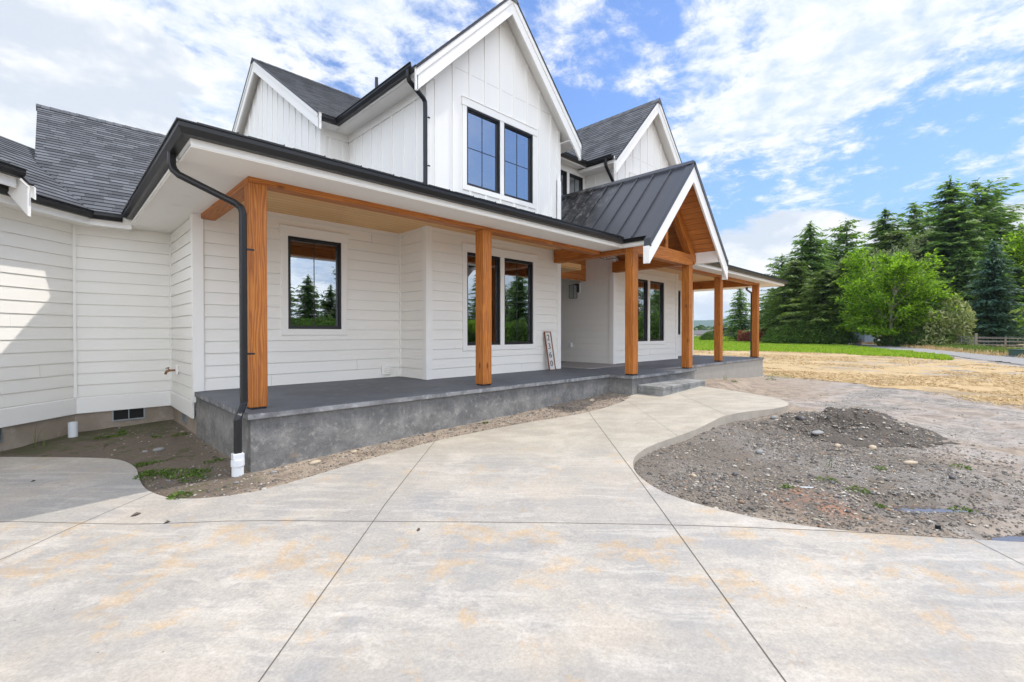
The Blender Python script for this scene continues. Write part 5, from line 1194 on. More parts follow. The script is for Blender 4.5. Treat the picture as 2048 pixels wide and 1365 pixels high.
# wall lantern
t_ = empty('wall_lantern', (10.70, 8.18, 2.6), 'black box-frame wall lantern with clear glass on the entry side wall', 'lantern')
mb = MB(); mb.box(10.705, 10.736, 8.08, 8.26, 2.56, 2.88); mb.build('mounting_block', 'trim', t_, bevel=.003)
mb = MB(); mb.box(10.62, 10.705, 8.10, 8.24, 2.60, 2.84); mb.build('backplate', 'window_black', t_, bevel=.003)
mb = MB(); x0_, x1_, ya, yb, za, zb = 10.42, 10.60, 8.09, 8.25, 2.42, 2.80; r_ = .008
for x in (x0_, x1_-r_):
    for y in (ya, yb-r_): mb.box(x, x+r_, y, y+r_, za+r_, zb-r_)
for z_ in (za, zb-r_):
    mb.box(x0_, x1_, ya, ya+r_, z_, z_+r_); mb.box(x0_, x1_, yb-r_, yb, z_, z_+r_); mb.box(x0_, x0_+r_, ya+r_, yb-r_, z_, z_+r_); mb.box(x1_-r_, x1_, ya+r_, yb-r_, z_, z_+r_)
mb.box(x1_, 10.62, 8.15, 8.19, 2.74, 2.78); mb.build('cage', 'window_black', t_)
mb = MB(); mb.tube([(10.51, 8.17, 2.43), (10.51, 8.17, 2.50)], .012, 10); mb.tube([(10.51, 8.17, 2.50), (10.51, 8.17, 2.62)], .022, 14); mb.build('bulb', 'pvc', t_, smooth=True)
mb = MB(); mb.box(x0_+.010, x1_-.010, ya+.010, ya+.012, za+.01, zb-.01); mb.box(x0_+.010, x0_+.012, ya+.012, yb-.010, za+.01, zb-.01); mb.build('glass_panel', 'glass', t_)
# hanging lantern in the entry
t_ = empty('hanging_lantern', (9.6, 6.37, 3.3), 'thin black wire box lantern hanging in the entry gable', 'lantern')
mb = MB(); a_, z0_, z1_, r_ = .21, 3.27, 3.80, .010
for sx in (-1, 1):
    for sy in (-1, 1): mb.tube([(9.6+sx*a_, 6.37+sy*a_, z0_), (9.6+sx*a_*.75, 6.37+sy*a_*.75, z1_), (9.6, 6.37, 4.0)], r_*.7, 6)
for z_, q in ((z0_, 1), (z1_, .75)):
    c4 = [(9.6+a_*q*sx, 6.37+a_*q*sy, z_) for sx, sy in ((-1, -1), (1, -1), (1, 1), (-1, 1), (-1, -1))]
    for p_, q_ in zip(c4[:-1], c4[1:]): mb.tube([p_, q_], r_*.7, 6)
mb.build('cage', 'window_black', t_)
mb = MB(); mb.tube([(9.6, 6.37, 4.0), (9.6, 6.37, 4.82)], .006, 6); mb.build('hanging_rod', 'window_black', t_)
# doormat
mb = MB(); mb.box(8.85, 10.60, 6.40, 9.0, SLAB+.002, SLAB+.014); o = mb.build('rug', 'rug', local=(9.7, 7.7, SLAB)); tag(o, 'worn grey-brown rug lying in the recessed entry', 'rug')
# house number board leaning on the wall
t_ = empty('address_sign', (7.98, 6.80, SLAB), 'tall white plank sign with brown frame and black numbers 2360 leaning on the porch wall', 'sign')
SW, SH, ST = .215, .88, .03
lean = math.asin((6.955-6.80)/SH)
bx = Vector((1, -.02, 0)).normalized(); up = Vector((-.0, math.sin(lean), math.cos(lean))); nn = bx.cross(up).normalized()   # nn faces the viewer
if nn.y > 0: nn = -nn
o0 = Vector((7.875, 6.80, SLAB+.003))
mb = MB(); q = o0+bx*.018+up*.018+nn*.004
mb.obox(q, bx*(SW-.036), up*(SH-.036), nn*.010); pnl = mb.build('sign_board', 'sign_planks', t_)
uvd = pnl.data.uv_layers[0].data
for lp, vi in zip(uvd, [l.vertex_index for l in pnl.data.loops]):
    wp = pnl.data.vertices[vi].co+t_.location; lp.uv = ((wp-q).dot(bx)-(SW-.036)/2, (wp-q).dot(up))
mb = MB()
for a_, b_, c_, d_ in ((0, .018, 0, SH), (SW-.018, SW, 0, SH), (.018, SW-.018, 0, .018), (.018, SW-.018, SH-.018, SH)):
    mb.obox(o0+bx*a_+up*c_, bx*(b_-a_), up*(d_-c_), nn*.030)
mb.build('sign_frame', 'frame_wood', t_)
for i, ch in enumerate('2360'):
    cu = bpy.data.curves.new('digit', 'FONT'); cu.body = ch; cu.size = .19; cu.align_x = 'CENTER'; cu.align_y = 'CENTER'; cu.extrude = .004; cu.offset = -.0025
    to = bpy.data.objects.new('digit', cu); col.objects.link(to); bpy.context.view_layer.update()
    me = bpy.data.meshes.new_from_object(to.evaluated_get(bpy.context.evaluated_depsgraph_get())); col.objects.unlink(to); bpy.data.objects.remove(to)
    dg = bpy.data.objects.new('digit', me); col.objects.link(dg); me.materials.clear(); me.materials.append(MATS['window_black']); dg.parent = t_
    c_ = o0+bx*(SW/2)+up*(SH-.145-.197*i)+nn*.019
    mt = Matrix((bx.to_4d(), up.to_4d(), nn.to_4d(), (0, 0, 0, 1))).transposed(); mt = Matrix(((bx.x, up.x, nn.x, 0), (bx.y, up.y, nn.y, 0), (bx.z, up.z, nn.z, 0), (0, 0, 0, 1)))
    dg.matrix_local = Matrix.Translation(c_-t_.location) @ mt

# ------------------------------------------------------------------ TREES, FIELD EDGE AND FAR THINGS
def at(u, Dp, z=-.1): p = FH*Dp+RT*((u-1024)/930.0*Dp); return (p.x, p.y, z)
def ht(v, Dp): return 1.54+(666.5-v)*Dp/930.0       # height above ground of pixel row v at depth Dp
class Leaves:
    def __init__(s): s.V = []; s.n = 0
    def add(s, P_, A, B):
        """diamonds: centre P, half-vectors A (long), B (wide)"""
        s.V.append(np.stack([P_-A, P_+B*.8-A*.15, P_+A, P_-B*.8-A*.15], 1))
    def build(s, name, mat, parent):
        V = np.concatenate(s.V).reshape(-1, 3); F_ = np.arange(len(V)).reshape(-1, 4); return cloud_mesh(name, V, F_, mat, parent)
def unit(v): return v/(np.linalg.norm(v, axis=-1, keepdims=True)+1e-9)
def conifer_mesh(rng, h, r, mat, trunk='bark', clear=.06, droop=.35, dens=1.0, leaf=.34, power=.85, gaps=.25, asym=.0, multi=1):
    """returns (crown object, trunk object) built round the origin"""
    lv = Leaves(); tm = MB(); tm.tube([(0, 0, -.2), (0, 0, h*.3), (rng.randn()*.05, 0, h*.7), (0, 0, h*.99)], .1, 8, rad=[h*.018+.06, h*.013+.04, h*.006+.02, .015])
    z = h*clear; ntier = 0
    while z < h*.985:
        f = (z-h*clear)/(h*(1-clear)); R_ = r*((1-f)**power)*(1-.35*max(0, .12-f)/.12)+.10
        nb = max(4, int((6+R_*2.2)*dens))
        a0 = rng.rand()*6.28; lobe = 1+.28*math.sin(ntier*1.7+rng.rand()*2)
        for b_ in range(nb):
            if rng.rand() < gaps*.4: continue
            th = a0+6.283*b_/nb+rng.randn()*.18; L = R_*(.62+.5*rng.rand())*lobe*(1+asym*math.cos(th-1.0)); L = max(L, .15)
            rise = (.30*(1-f)-.05) if droop < .2 else .12+.5*f
            ns = max(3, int(L/.20)); t_ = np.linspace(.12, 1, ns); d_ = np.array([math.cos(th), math.sin(th)])
            zz_ = z+L*(rise*t_-droop*t_**2)+.0
            cx = d_[0]*L*t_; cy = d_[1]*L*t_
            if b_ % 3 == 0 and L > .8: tm.tube([(0, 0, z), (cx[ns//2], cy[ns//2], zz_[ns//2]), (cx[-1], cy[-1], zz_[-1])], .02, 4, caps=False, rad=[.035, .02, .006])
            k_ = 3 if L > 1 else 2
            for q in range(k_):
                w_ = (L*.26*(1-t_*.75)+.07)*(rng.rand(ns)-.5)*2
                P_ = np.stack([cx-d_[1]*w_+rng.randn(ns)*.04, cy+d_[0]*w_+rng.randn(ns)*.04, zz_-np.abs(w_)*.25+rng.randn(ns)*.05-.05*q], -1)
                ang = th+np.sign(w_)*(.5+.3*rng.rand(ns)); s_ = leaf*(.55+.6*rng.rand(ns))*(.6+.4*min(1, L))
                A = np.stack([np.cos(ang), np.sin(ang), -.35-.5*droop+rng.randn(ns)*.25], -1); A = unit(A)*s_[:, None]
                up_ = np.stack([rng.randn(ns)*.4, rng.randn(ns)*.4, np.ones(ns)], -1); B = unit(np.cross(A, up_))*(s_*.34)[:, None]
                lv.add(P_, A, B)
        z += (.20+.018*h*(1-f)*.8)*(1+.35*rng.rand())*(1.2-.2*dens); ntier += 1
    # leader shoot
    P_ = np.stack([rng.randn(14)*.05, rng.randn(14)*.05, h*(.93+.08*rng.rand(14))], -1); A = unit(np.stack([rng.randn(14), rng.randn(14), 1+rng.rand(14)], -1))*leaf*.6; lv.add(P_, A, unit(np.cross(A, rng.randn(14, 3)))*leaf*.15)
    return lv, tm
PROTO = {}
def place_tree(key, maker, name, u, Dp, vtop, label, group, widen=1.0, rot_=None, xyz_=None, hh=None, cat='tree', sink=0.0):
    """first call of a key builds the meshes, later calls copy thing and parts"""
    pos = at(u, Dp) if xyz_ is None else xyz_
    h_ = ht(vtop, Dp) if hh is None else hh
    if key not in PROTO:
        root = empty(name, pos); lv, tm, mats, h0 = maker()
        c_ = lv.build('crown', mats[0], root)
        t_ = tm.build('trunk', mats[1]); t_.parent = root
        PROTO[key] = (root, h0); o = root
    else:
        src, h0 = PROTO[key]; o = src.copy(); col.objects.link(o)
        for ch in [c for c in src.children]: c2 = ch.copy(); col.objects.link(c2); c2.parent = o
    s_ = h_/h0; o.location = (pos[0], pos[1], pos[2]-sink); o.scale = (s_*widen, s_*widen, s_); o.rotation_euler = (0, 0, random.random()*6.28 if rot_ is None else rot_)
    o['label'] = label; o['category'] = cat
    if group: o['group'] = group
    return o
rng = np.random.RandomState(11)
def mk(h, r, mat, tr='bark', **k):
    def f(): lv, tm = conifer_mesh(rng, h, r, mat, tr, **k); return lv, tm, (mat, tr), h
    return f
FIRA = mk(18, 4.3, 'fir', droop=.30, leaf=.42, dens=.95, clear=.05, power=.75); FIRB = mk(20, 4.0, 'fir', droop=.12, leaf=.42, gaps=.7, clear=.08, power=.65, asym=.2)
FIRC = mk(22, 4.6, 'fir', droop=.10, leaf=.46, gaps=.9, dens=.8, clear=.12, power=.60, asym=-.2); SPR = mk(11, 2.9, 'fir', droop=.42, leaf=.30, dens=1.2, clear=.03, power=.9)
BLUE = mk(12, 3.1, 'blue_spruce', droop=.30, leaf=.30, dens=1.35, clear=.04, power=.80); OLV = mk(13, 4.2, 'olive_fir', 'bark_pale', droop=.18, leaf=.36, dens=1.05, clear=.16, power=.55, asym=.25)
FIRD = mk(19, 3.8, 'fir', 'bark_pale', droop=.22, leaf=.40, gaps=1.3, dens=.85, clear=.18, power=.5, asym=.38); FIRE = mk(17, 4.6, 'olive_fir', 'bark', droop=.36, leaf=.42, gaps=.6, dens=.9, clear=.10, power=.62, asym=-.3)
GT = 'firs in the tree belt beyond the field'
place_tree('spr', SPR, 'spruce_tree', 1366, 78, 596, 'small dark spruce partly hidden behind the fourth post from the left', 'dark spruces at the field edge', 1.1)
place_tree('spr', SPR, 'spruce_tree', 1480, 84, 568, 'dark spruce standing alone between the two right-hand porch posts', 'dark spruces at the field edge', 1.35)
place_tree('fird', FIRD, 'fir_tree', 1563, 78, 510, 'sparse-topped fir at the left end of the tree belt', GT, 1.2)
place_tree('fira', FIRA, 'fir_tree', 1619, 74, 446, 'tall dense fir left of the light green maple', GT, 1.35)
place_tree('fira', FIRA, 'fir_tree', 1545, 84, 575, 'short dark fir just right of the porch corner post', GT, 1.6)
place_tree('fire', FIRE, 'fir_tree', 1592, 70, 520, 'dark fir in front of the tall dense one, left part of the belt', GT, 1.5)
place_tree('fird', FIRD, 'fir_tree', 1692, 80, 440, 'open-crowned fir above the olive fir with the bare trunk', GT, 1.4)
place_tree('firb', FIRB, 'fir_tree', 1768, 88, 416, 'pointed fir behind the light green maple, left of the pale willow', GT, 1.5)
place_tree('fird', FIRD, 'fir_tree', 1828, 92, 408, 'fir rising just right behind the pale willow', GT, 1.6)
place_tree('firc', FIRC, 'fir_tree', 1897, 80, 356, 'tallest fir of the belt, left one of the high pair', GT, 1.45)
place_tree('fird', FIRD, 'fir_tree', 1952, 82, 362, 'second of the high pair of firs, left of the blue spruce top', GT, 1.5)
place_tree('firb', FIRB, 'fir_tree', 1990, 86, 385, 'fir behind the blue spruce at the right of the high pair', GT, 1.5)
place_tree('firc', FIRC, 'fir_tree', 1925, 78, 400, 'fir filling the gap between the high pair', GT, 1.4)
place_tree('fire', FIRE, 'fir_tree', 1866, 84, 455, 'lower dark fir filling between the maple and the high pair', GT, 1.6)
place_tree('fira', FIRA, 'fir_tree', 1930, 74, 490, 'dark fir low behind the blue spruce, on its left', GT, 1.6)
place_tree('fira', FIRA, 'fir_tree', 2040, 78, 450, 'dark fir at the right edge behind the blue spruce', GT, 1.5)
place_tree('fire', FIRE, 'fir_tree', 1725, 86, 500, 'dark fir between the two open-crowned firs', GT, 1.7)
place_tree('fira', FIRA, 'fir_tree', 1655, 82, 505, 'dark fir filling behind the olive firs', GT, 1.7)
place_tree('fire', FIRE, 'fir_tree', 1795, 84, 462, 'olive-tinted fir directly behind the top of the light green maple', GT, 1.5)
place_tree('fird', FIRD, 'fir_tree', 1650, 86, 478, 'thin ragged fir between the tall dense fir and the open-crowned one', GT, 1.4)
place_tree('olv', OLV, 'fir_tree', 1652, 63, 535, 'olive green fir with drooping lower boughs in front of the belt', 'olive green firs', 1.45)
place_tree('olv', OLV, 'fir_tree', 1692, 60, 508, 'olive green fir with a thick pale bare trunk beside the blue shed', 'olive green firs', 1.05)
place_tree('blue', BLUE, 'spruce_tree', 1985, 54, 480, 'dense bluish spruce behind the rail fence', None, 1.15)
# broad-leaved trees
def broad_maker(h, r, mat, bark, stems=4, nleaf=15000, leaf=.20, upright=.6, base=.12, clump=.35, dome=False):
    def f():
        lv = Leaves(); tm = MB(); tips = []
        for s_ in range(stems):
            th = 6.283*s_/stems+rng.rand()*.8; lean = .25+.45*rng.rand() if stems > 1 else .05
            p = np.array([math.cos(th)*.25*(stems > 1), math.sin(th)*.25*(stems > 1), -.1]); d_ = np.array([math.cos(th)*lean, math.sin(th)*lean, 1.0]); d_ /= np.linalg.norm(d_)
            L = h*(.45+.2*rng.rand()); path = [p.copy()]; rad = [h*.02]
            for k_ in range(5): d_ = d_+rng.randn(3)*.08; d_ /= np.linalg.norm(d_); p = p+d_*L/5; path.append(p.copy()); rad.append(h*.02*(1-.16*(k_+1)))
            tm.tube(path, .1, 7, rad=rad)
            for b_ in range(26):
                k_ = rng.randint(1, 6); q = path[k_]+rng.randn(3)*.05; a_ = rng.rand()*6.283; el = upright*(.25+.9*rng.rand())*(.5+k_/5)-.15*(k_ < 3)
                dd = np.array([math.cos(a_), math.sin(a_), el]); dd /= np.linalg.norm(dd); LL_ = (r*.95 if k_ < 5 else h*.42)*(.55+.45*rng.rand())
                e_ = q+dd*LL_*np.array([1, 1, 1]); mid = (q+e_)/2+np.array([0, 0, LL_*.07])
                if dome:      # keep inside a rounded, ragged crown outline
                    zc_, hz_ = h*.44, h*.52; k2 = 1.0
                    for _ in range(12):
                        q2 = q+(e_-q)*k2; rr2 = math.hypot(q2[0], q2[1])/r; zz2 = (q2[2]-zc_)/hz_
                        if rr2*rr2+zz2*zz2 < (.92+.2*rng.rand())**2: break
                        k2 *= .88
                    e_ = q+(e_-q)*k2; LL_ = max(.6, LL_*k2); mid = (q+e_)/2+np.array([0, 0, LL_*.07])
                tm.tube([q, mid, e_], .03, 4, caps=False, rad=[.06, .035, .012]); tips.append((q, mid, e_, LL_))
        per = max(8, nleaf//len(tips))
        for q, mid, e_, LL_ in tips:
            t_ = (.18+.82*rng.rand(per)**.75)[:, None]; P_ = (1-t_)**2*q+2*t_*(1-t_)*mid+t_**2*e_
            # side sprays
            sp = rng.randn(per, 3)*np.array([1, 1, .55])*LL_*.16*(1.15-t_*.75)
            P_ = P_+sp; P_[:, 2] = np.maximum(P_[:, 2], h*base*(.8+.4*rng.rand(per)))
            dirv = unit(e_-q)[None]*.7+unit(sp)*.7+rng.randn(per, 3)*.35+np.array([0, 0, -.25]); s2 = leaf*(.6+.8*rng.rand(per))
            A = unit(dirv)*s2[:, None]; B = unit(np.cross(A, rng.randn(per, 3)+np.array([0, 0, 2.2])))*(s2*.48)[:, None]; lv.add(P_, A, B)
        return lv, tm, (mat, bark), h
    return f
MAP = broad_maker(11.5, 6.4, 'maple', 'bark_pale', 6, 38000, .18, 1.0, .12, dome=True); WIL = broad_maker(17, 5.2, 'willow', 'bark', 3, 15000, .24, .9, .2)
place_tree('map', MAP, 'maple_tree', 1784, 53, 468, 'bright light-green spreading maple with several slim trunks', None, .86, rot_=.6)
place_tree('map', MAP, 'maple_tree', 2168, 46, 300, 'bright green leafy tree reaching in from the right edge', None, .52, rot_=2.0)
place_tree('wil', WIL, 'willow_tree', 1800, 66, 445, 'pale grey-green willow behind the light-green maple', None, .62, rot_=1.0)
# bushes
def bush_maker(r, h, mat, n=5000, leaf=.16, boxy=False):
    def f():
        lv = Leaves(); tm = MB(); rays = unit(rng.randn(n, 3)*np.array([1, 1, 1])); rays[:, 2] = np.abs(rays[:, 2])
        ph = rng.rand(6)*6; lump = 1+.16*np.sin(rays[:, 0]*5+ph[0])+.14*np.sin(rays[:, 1]*6+ph[1])+.12*np.sin(rays[:, 2]*9+ph[2])
        if boxy: lump = 1/np.maximum(np.abs(rays).max(1), .3)*.8
        rr = (.35+.65*rng.rand(n)**.35)*lump; P_ = rays*rr[:, None]*np.array([r, r, h])+rng.randn(n, 3)*.05; P_[:, 2] += h*.03
        s2 = leaf*(.6+.8*rng.rand(n)); A = unit(rays*.6+rng.randn(n, 3)*.6)*s2[:, None]; B = unit(np.cross(A, rng.randn(n, 3)))*(s2*.45)[:, None]; lv.add(P_, A, B)
        for k_ in range(7):
            a_ = rng.rand()*6.28; tm.tube([(0, 0, -.1), (math.cos(a_)*r*.3, math.sin(a_)*r*.3, h*.4), (math.cos(a_)*r*.6, math.sin(a_)*r*.6, h*.8)], .04, 5, caps=False, rad=[.05, .03, .01])
        return lv, tm, (mat, 'bark'), h
    return f
VAR = bush_maker(2.6, 4.6, 'variegated', 9000, .17); SHR = bush_maker(2.6, 3.0, 'shrub', 6000, .17); RED = bush_maker(2.2, 2.0, 'red_leaf', 5000, .12, True)
place_tree('var', VAR, 'bush', 1880, 50.5, 603, 'large cream-and-green variegated bush left of the field gate', None, 1.05, cat='bush')
place_tree('var', VAR, 'bush', 1846, 51, 655, 'low pale bush in front of the variegated one', None, 1.1, cat='bush')
place_tree('shr', SHR, 'bush', 1836, 52, 622, 'mid green bush between the maple and the variegated bush', None, .9, cat='bush')
GB = 'dark shrubs under the tree belt'
for i, (u, Dp, v, wd, lb) in enumerate([(1558, 66, 658, 1.1, 'low dark shrub at the left foot of the tree belt'), (1592, 64, 654, 1.2, 'dark shrub under the dense firs'), (1628, 62, 648, 1.0, 'dark shrub left of the pale bare trunk'),
        (1658, 61, 642, .9, 'round dark shrub touching the pale bare trunk'), (1546, 80, 636, .9, 'bright green bushy growth behind the corner post'), (1590, 90, 625, 1.6, 'dark thicket behind the first firs'), (1715, 95, 625, 1.6, 'dark thicket behind the blue shed'), (1845, 90, 625, 1.6, 'dark thicket behind the variegated bush'),
        (1650, 92, 625, 1.6, 'dark thicket behind the olive firs'), (1930, 70, 640, 1.3, 'dark shrub behind the gate'), (2030, 66, 650, 1.3, 'dark shrub behind the rail fence at the right edge'), (1780, 96, 625, 1.6, 'dark thicket behind the maple'), (1975, 88, 625, 1.6, 'dark thicket behind the blue spruce')]):
    place_tree('shr', SHR, 'bush', u, Dp, v, lb, GB, wd, cat='bush')
place_tree('red', RED, 'hedge', 1504, 80, 657, 'clipped red-leaved hedge left of the corner post', None, 1.05, cat='hedge', rot_=.3)
place_tree('red', RED, 'hedge', 1538, 79, 650, 'taller red-brown hedge just right of the corner post', None, .85, cat='hedge', rot_=.8)
place_tree('shr', SHR, 'bush', 1416, 95, 665, 'pale green bush in front of the far grey roof', GB, .9, cat='bush')
# trees on the other side of the drive, seen in the window glass
GR = 'firs and leafy trees across from the house front'
ref = []
kinds = ['fira', 'firb', 'olv', 'firc', 'fira', 'firb', 'wil']
for i in range(24):
    az = R(-80+2.9*i); dd = 50+9*((i*37) % 7)/7; ref.append((4+dd*math.cos(az), 4+dd*math.sin(az), 9.5+5.5*((i*53) % 11)/11, kinds[i % 7]))
for i in range(12):
    az = R(-78+5.4*i); dd = 41+4*((i*31) % 5)/5; ref.append((4+dd*math.cos(az), 4+dd*math.sin(az), 3.2+1.6*((i*29) % 7)/7, 'shr' if i % 3 else 'map'))
for i, (x, y, h_, key) in enumerate(ref):
    nm = {'map': 'maple_tree', 'shr': 'bush', 'wil': 'willow_tree'}.get(key, 'fir_tree')
    place_tree(key, None, nm, 0, 0, 0, 'tree or bush standing across the drive, mirrored in the porch windows', GR, 1.25, xyz_=(x, y, -.1), hh=h_*.8, cat='tree')
# far forest line, hills
lv = Leaves(); n_ = 9000
uu_ = rng.uniform(1250, 2300, n_); dd_ = rng.uniform(240, 330, n_); hh_ = (3.5+5*(fbm(uu_, dd_*.05, .03, 4)+.5))*rng.rand(n_)**.7
Pp = np.stack([FH.x*dd_+RT.x*(uu_-1024)/930*dd_, FH.y*dd_+RT.y*(uu_-1024)/930*dd_, hh_], -1)
A = unit(rng.randn(n_, 3)*np.array([.5, .5, 1]))*rng.uniform(.9, 1.8, n_)[:, None]; B = unit(np.cross(A, rng.randn(n_, 3)))*rng.uniform(.7, 1.4, n_)[:, None]; lv.add(Pp, A, B)
o = lv.build('distant_forest', 'far_trees', None); tag(o, kind='stuff')
V = []; F_ = []; nu, nv_ = 160, 14
for i in range(nu):
    u_ = 900+1500*i/(nu-1)
    for j in range(nv_):
        Dp = 2200+j*110; p = at(u_, Dp, 0); prof = math.sin(math.pi*min(1, j/(nv_-1)))**.8
        top = 104+22*math.sin(u_*.011+1.0)+10*math.sin(u_*.031)+6*mnoise.noise(Vector((u_*.02, j*.3, 0))); V.append((p[0], p[1], -5+top*prof))
F_ = [[i*nv_+j, (i+1)*nv_+j, (i+1)*nv_+j+1, i*nv_+j+1] for i in range(nu-1) for j in range(nv_-1)]
o = cloud_mesh('hills', V, F_, 'hill'); o.data.polygons.foreach_set('use_smooth', [True]*len(o.data.polygons)); tag(o, kind='structure')
# outbuildings
def shed(name, pos, w_, d_, h_, rise, rot_, wall, roofm, label, cat, overhang=.3):
    r_ = empty(name, pos, label, cat); ca, sa = math.cos(rot_), math.sin(rot_)
    def T(x, y, z): return (pos[0]+x*ca-y*sa, pos[1]+x*sa+y*ca, pos[2]+z)
    mb = MB(); mb.obox(T(-w_/2, -d_/2, -.2), Vector(T(w_/2, -d_/2, -.2))-Vector(T(-w_/2, -d_/2, -.2)), Vector(T(-w_/2, d_/2, -.2))-Vector(T(-w_/2, -d_/2, -.2)), (0, 0, h_+.2))
    for x in (-w_/2, w_/2-.05): mb.prism([T(x, -d_/2, h_), T(x, d_/2, h_), T(x, 0, h_+rise-.06)], Vector(T(.05, 0, 0))-Vector(T(0, 0, 0)))
    for k_ in range(int(w_/.6)+1):
        x = -w_/2+k_*.6; mb.obox(T(x, -d_/2-.02, 0), Vector(T(.05, 0, 0))-Vector(T(0, 0, 0)), Vector(T(0, .02, 0))-Vector(T(0, 0, 0)), (0, 0, h_))
    mb.build('wall', wall, r_)
    mb = MB(); oh = overhang
    for sg in (-1, 1): mb.prism([T(-w_/2-oh, 0, h_+rise), T(w_/2+oh, 0, h_+rise), T(w_/2+oh, sg*(d_/2+oh), h_-rise*oh/(d_/2)), T(-w_/2-oh, sg*(d_/2+oh), h_-rise*oh/(d_/2))], (0, 0, -.08))
    mb.build('roof', roofm, r_)
    mb = MB()
    for x in (-w_/4, w_/4): mb.obox(T(x-.45, -d_/2-.05, 0), Vector(T(.9, 0, 0))-Vector(T(0, 0, 0)), Vector(T(0, .03, 0))-Vector(T(0, 0, 0)), (0, 0, min(2.0, h_*.85)))
    mb.build('door', 'trim' if wall != 'barn_dark' else 'roof_grey', r_)
    return r_
face = YAW-math.pi/2
shed('garden_shed', at(1762, 72), 9.5, 4, 2.1, .55, face+.12, 'shed_blue', 'metal_roof_pale', 'pale blue low shed behind the light-green maple', 'shed')
shed('barn', at(1470, 112), 7, 9, 2.2, 1.0, face+1.0, 'barn_dark', 'metal_roof_pale', 'dark barn with a pale metal roof behind the lone spruce', 'barn')
shed('far_house', at(1404, 140), 13, 8, 1.2, 1.2, face-.1, 'wall_tan', 'roof_grey', 'far low house with a dark roof between the fourth and fifth posts', 'house')
# field gate and rail fence
zf = -.10
def rot_box(mb, p, q, th, hh_): mb.beam(p, q, Vector((-(Vector(q)-Vector(p)).y, (Vector(q)-Vector(p)).x, 0)).normalized()*th, (0, 0, hh_))
P1, P2 = Vector(at(1895, 49.5)), Vector(at(1952, 47.2)); P3 = Vector(at(2075, 43.5)); P4 = Vector(at(2230, 40))
fc = empty('rail_fence', P2, 'weathered timber rail fence with wire mesh running to the right edge', 'fence')
for p in (P1, P2): 
    mb = MB(); mb.tube([(p.x, p.y, -.3), (p.x, p.y, 1.42)], .13, 8, rad=[.14, .12]); mb.build('post', 'old_wood', fc)
for t_ in (.5, 1.0):
    for a_, b_ in ((P2, P3), (P3, P4)):
        p = a_.lerp(b_, t_); mb = MB(); mb.tube([(p.x, p.y, -.3), (p.x, p.y, 1.05)], .08, 7); mb.build('post', 'old_wood', fc)
for z_ in (.28, .62, .95):
    for a_, b_ in ((P2, P3), (P3, P4)):
        mb = MB(); rot_box(mb, (a_.x, a_.y, z_), (b_.x, b_.y, z_-.03), .05, .11); mb.build('rail', 'old_wood', fc)
mb = MB()
for a_, b_ in ((P2, P3), (P3, P4)):
    L = (b_-a_).length
    for k_ in range(int(L/.3)): p = a_.lerp(b_, k_*.3/L); mb.tube([(p.x, p.y, 0), (p.x, p.y, 1.1)], .006, 3, caps=False)
    for z_ in (.1, .3, .5, .7, .9, 1.1): mb.tube([(a_.x, a_.y, z_), (b_.x, b_.y, z_)], .006, 3, caps=False)
mb.build('wire_mesh', 'galv', fc)
gt_ = empty('field_gate', P1, 'grey tubular metal field gate between two stout timber posts', 'gate')
A_ = P1.lerp(P2, .06); B_ = P1.lerp(P2, .94); mb = MB()
for z_ in (.15, .38, .60, .82, 1.05): mb.tube([(A_.x, A_.y, z_), (B_.x, B_.y, z_)], .025, 6)
for t_ in (0, .5, 1): p = A_.lerp(B_, t_); mb.tube([(p.x, p.y, .15), (p.x, p.y, 1.05)], .03, 6)
for t_ in np.arange(.04, 1, .05): p = A_.lerp(B_, t_); mb.tube([(p.x, p.y, .15), (p.x, p.y, .82)], .006, 3, caps=False)
mb.build('gate_frame', 'galv', gt_)
p = at(1890, 48.9); mb = MB(); mb.tube([(p[0], p[1], -.2), (p[0], p[1], .42)], .035, 8); o = mb.build('marker_post', 'marker_yellow', local=p); tag(o, 'short yellow marker post at the left foot of the gate', 'post')
# transformer box by the lane
bp = Vector(at(2052, 29.2)); bt_ = empty('utility_box', bp, 'dark green utility box on a pad at the right edge by the gravel lane', 'utility box'); bt_.location = bp
bx_ = Vector((RT.x, RT.y, 0)); by_ = Vector((FH.x, FH.y, 0)); zb = h1(bp.x, bp.y)+.02
mb = MB(); o_ = bp-bx_*.62-by_*.45; mb.obox((o_.x, o_.y, zb+.08), bx_*1.24, by_*.9, (0, 0, .36)); mb.build('cabinet', 'box_green', bt_, bevel=.02)
mb = MB(); o_ = bp-bx_*.65-by_*.48; mb.obox((o_.x, o_.y, zb+.44), bx_*1.30, by_*.96, (0, 0, .05)); mb.build('lid', 'box_green', bt_, bevel=.015)
mb = MB(); o_ = bp-bx_*.75-by_*.6; mb.obox((o_.x, o_.y, zb-.2), bx_*1.5, by_*1.2, (0, 0, .28)); mb.build('pad', 'step_block', bt_)
for a_, b_, w_, h_ in ((-.55, .16, .14, .14), (-.27, .24, .10, .14)):
    mb = MB(); o_ = bp+bx_*a_-by_*.455; mb.obox((o_.x, o_.y, zb+b_), bx_*w_, by_*.004, (0, 0, h_)); mb.build('warning_label', 'label_white', bt_)
# old pallet-like stack and pots by the shed
p = at(1716, 60.5); mb = MB()
for k_ in range(4): mb.obox((p[0]-.8+.05*k_, p[1]-.5, -.1+.2*k_), (1.5, .3, 0), (-.2, .9, 0), (0, 0, .14))
o = mb.build('timber_stack', 'old_wood', local=p); tag(o, 'low weathered timber stack in front of the blue shed', 'timber')

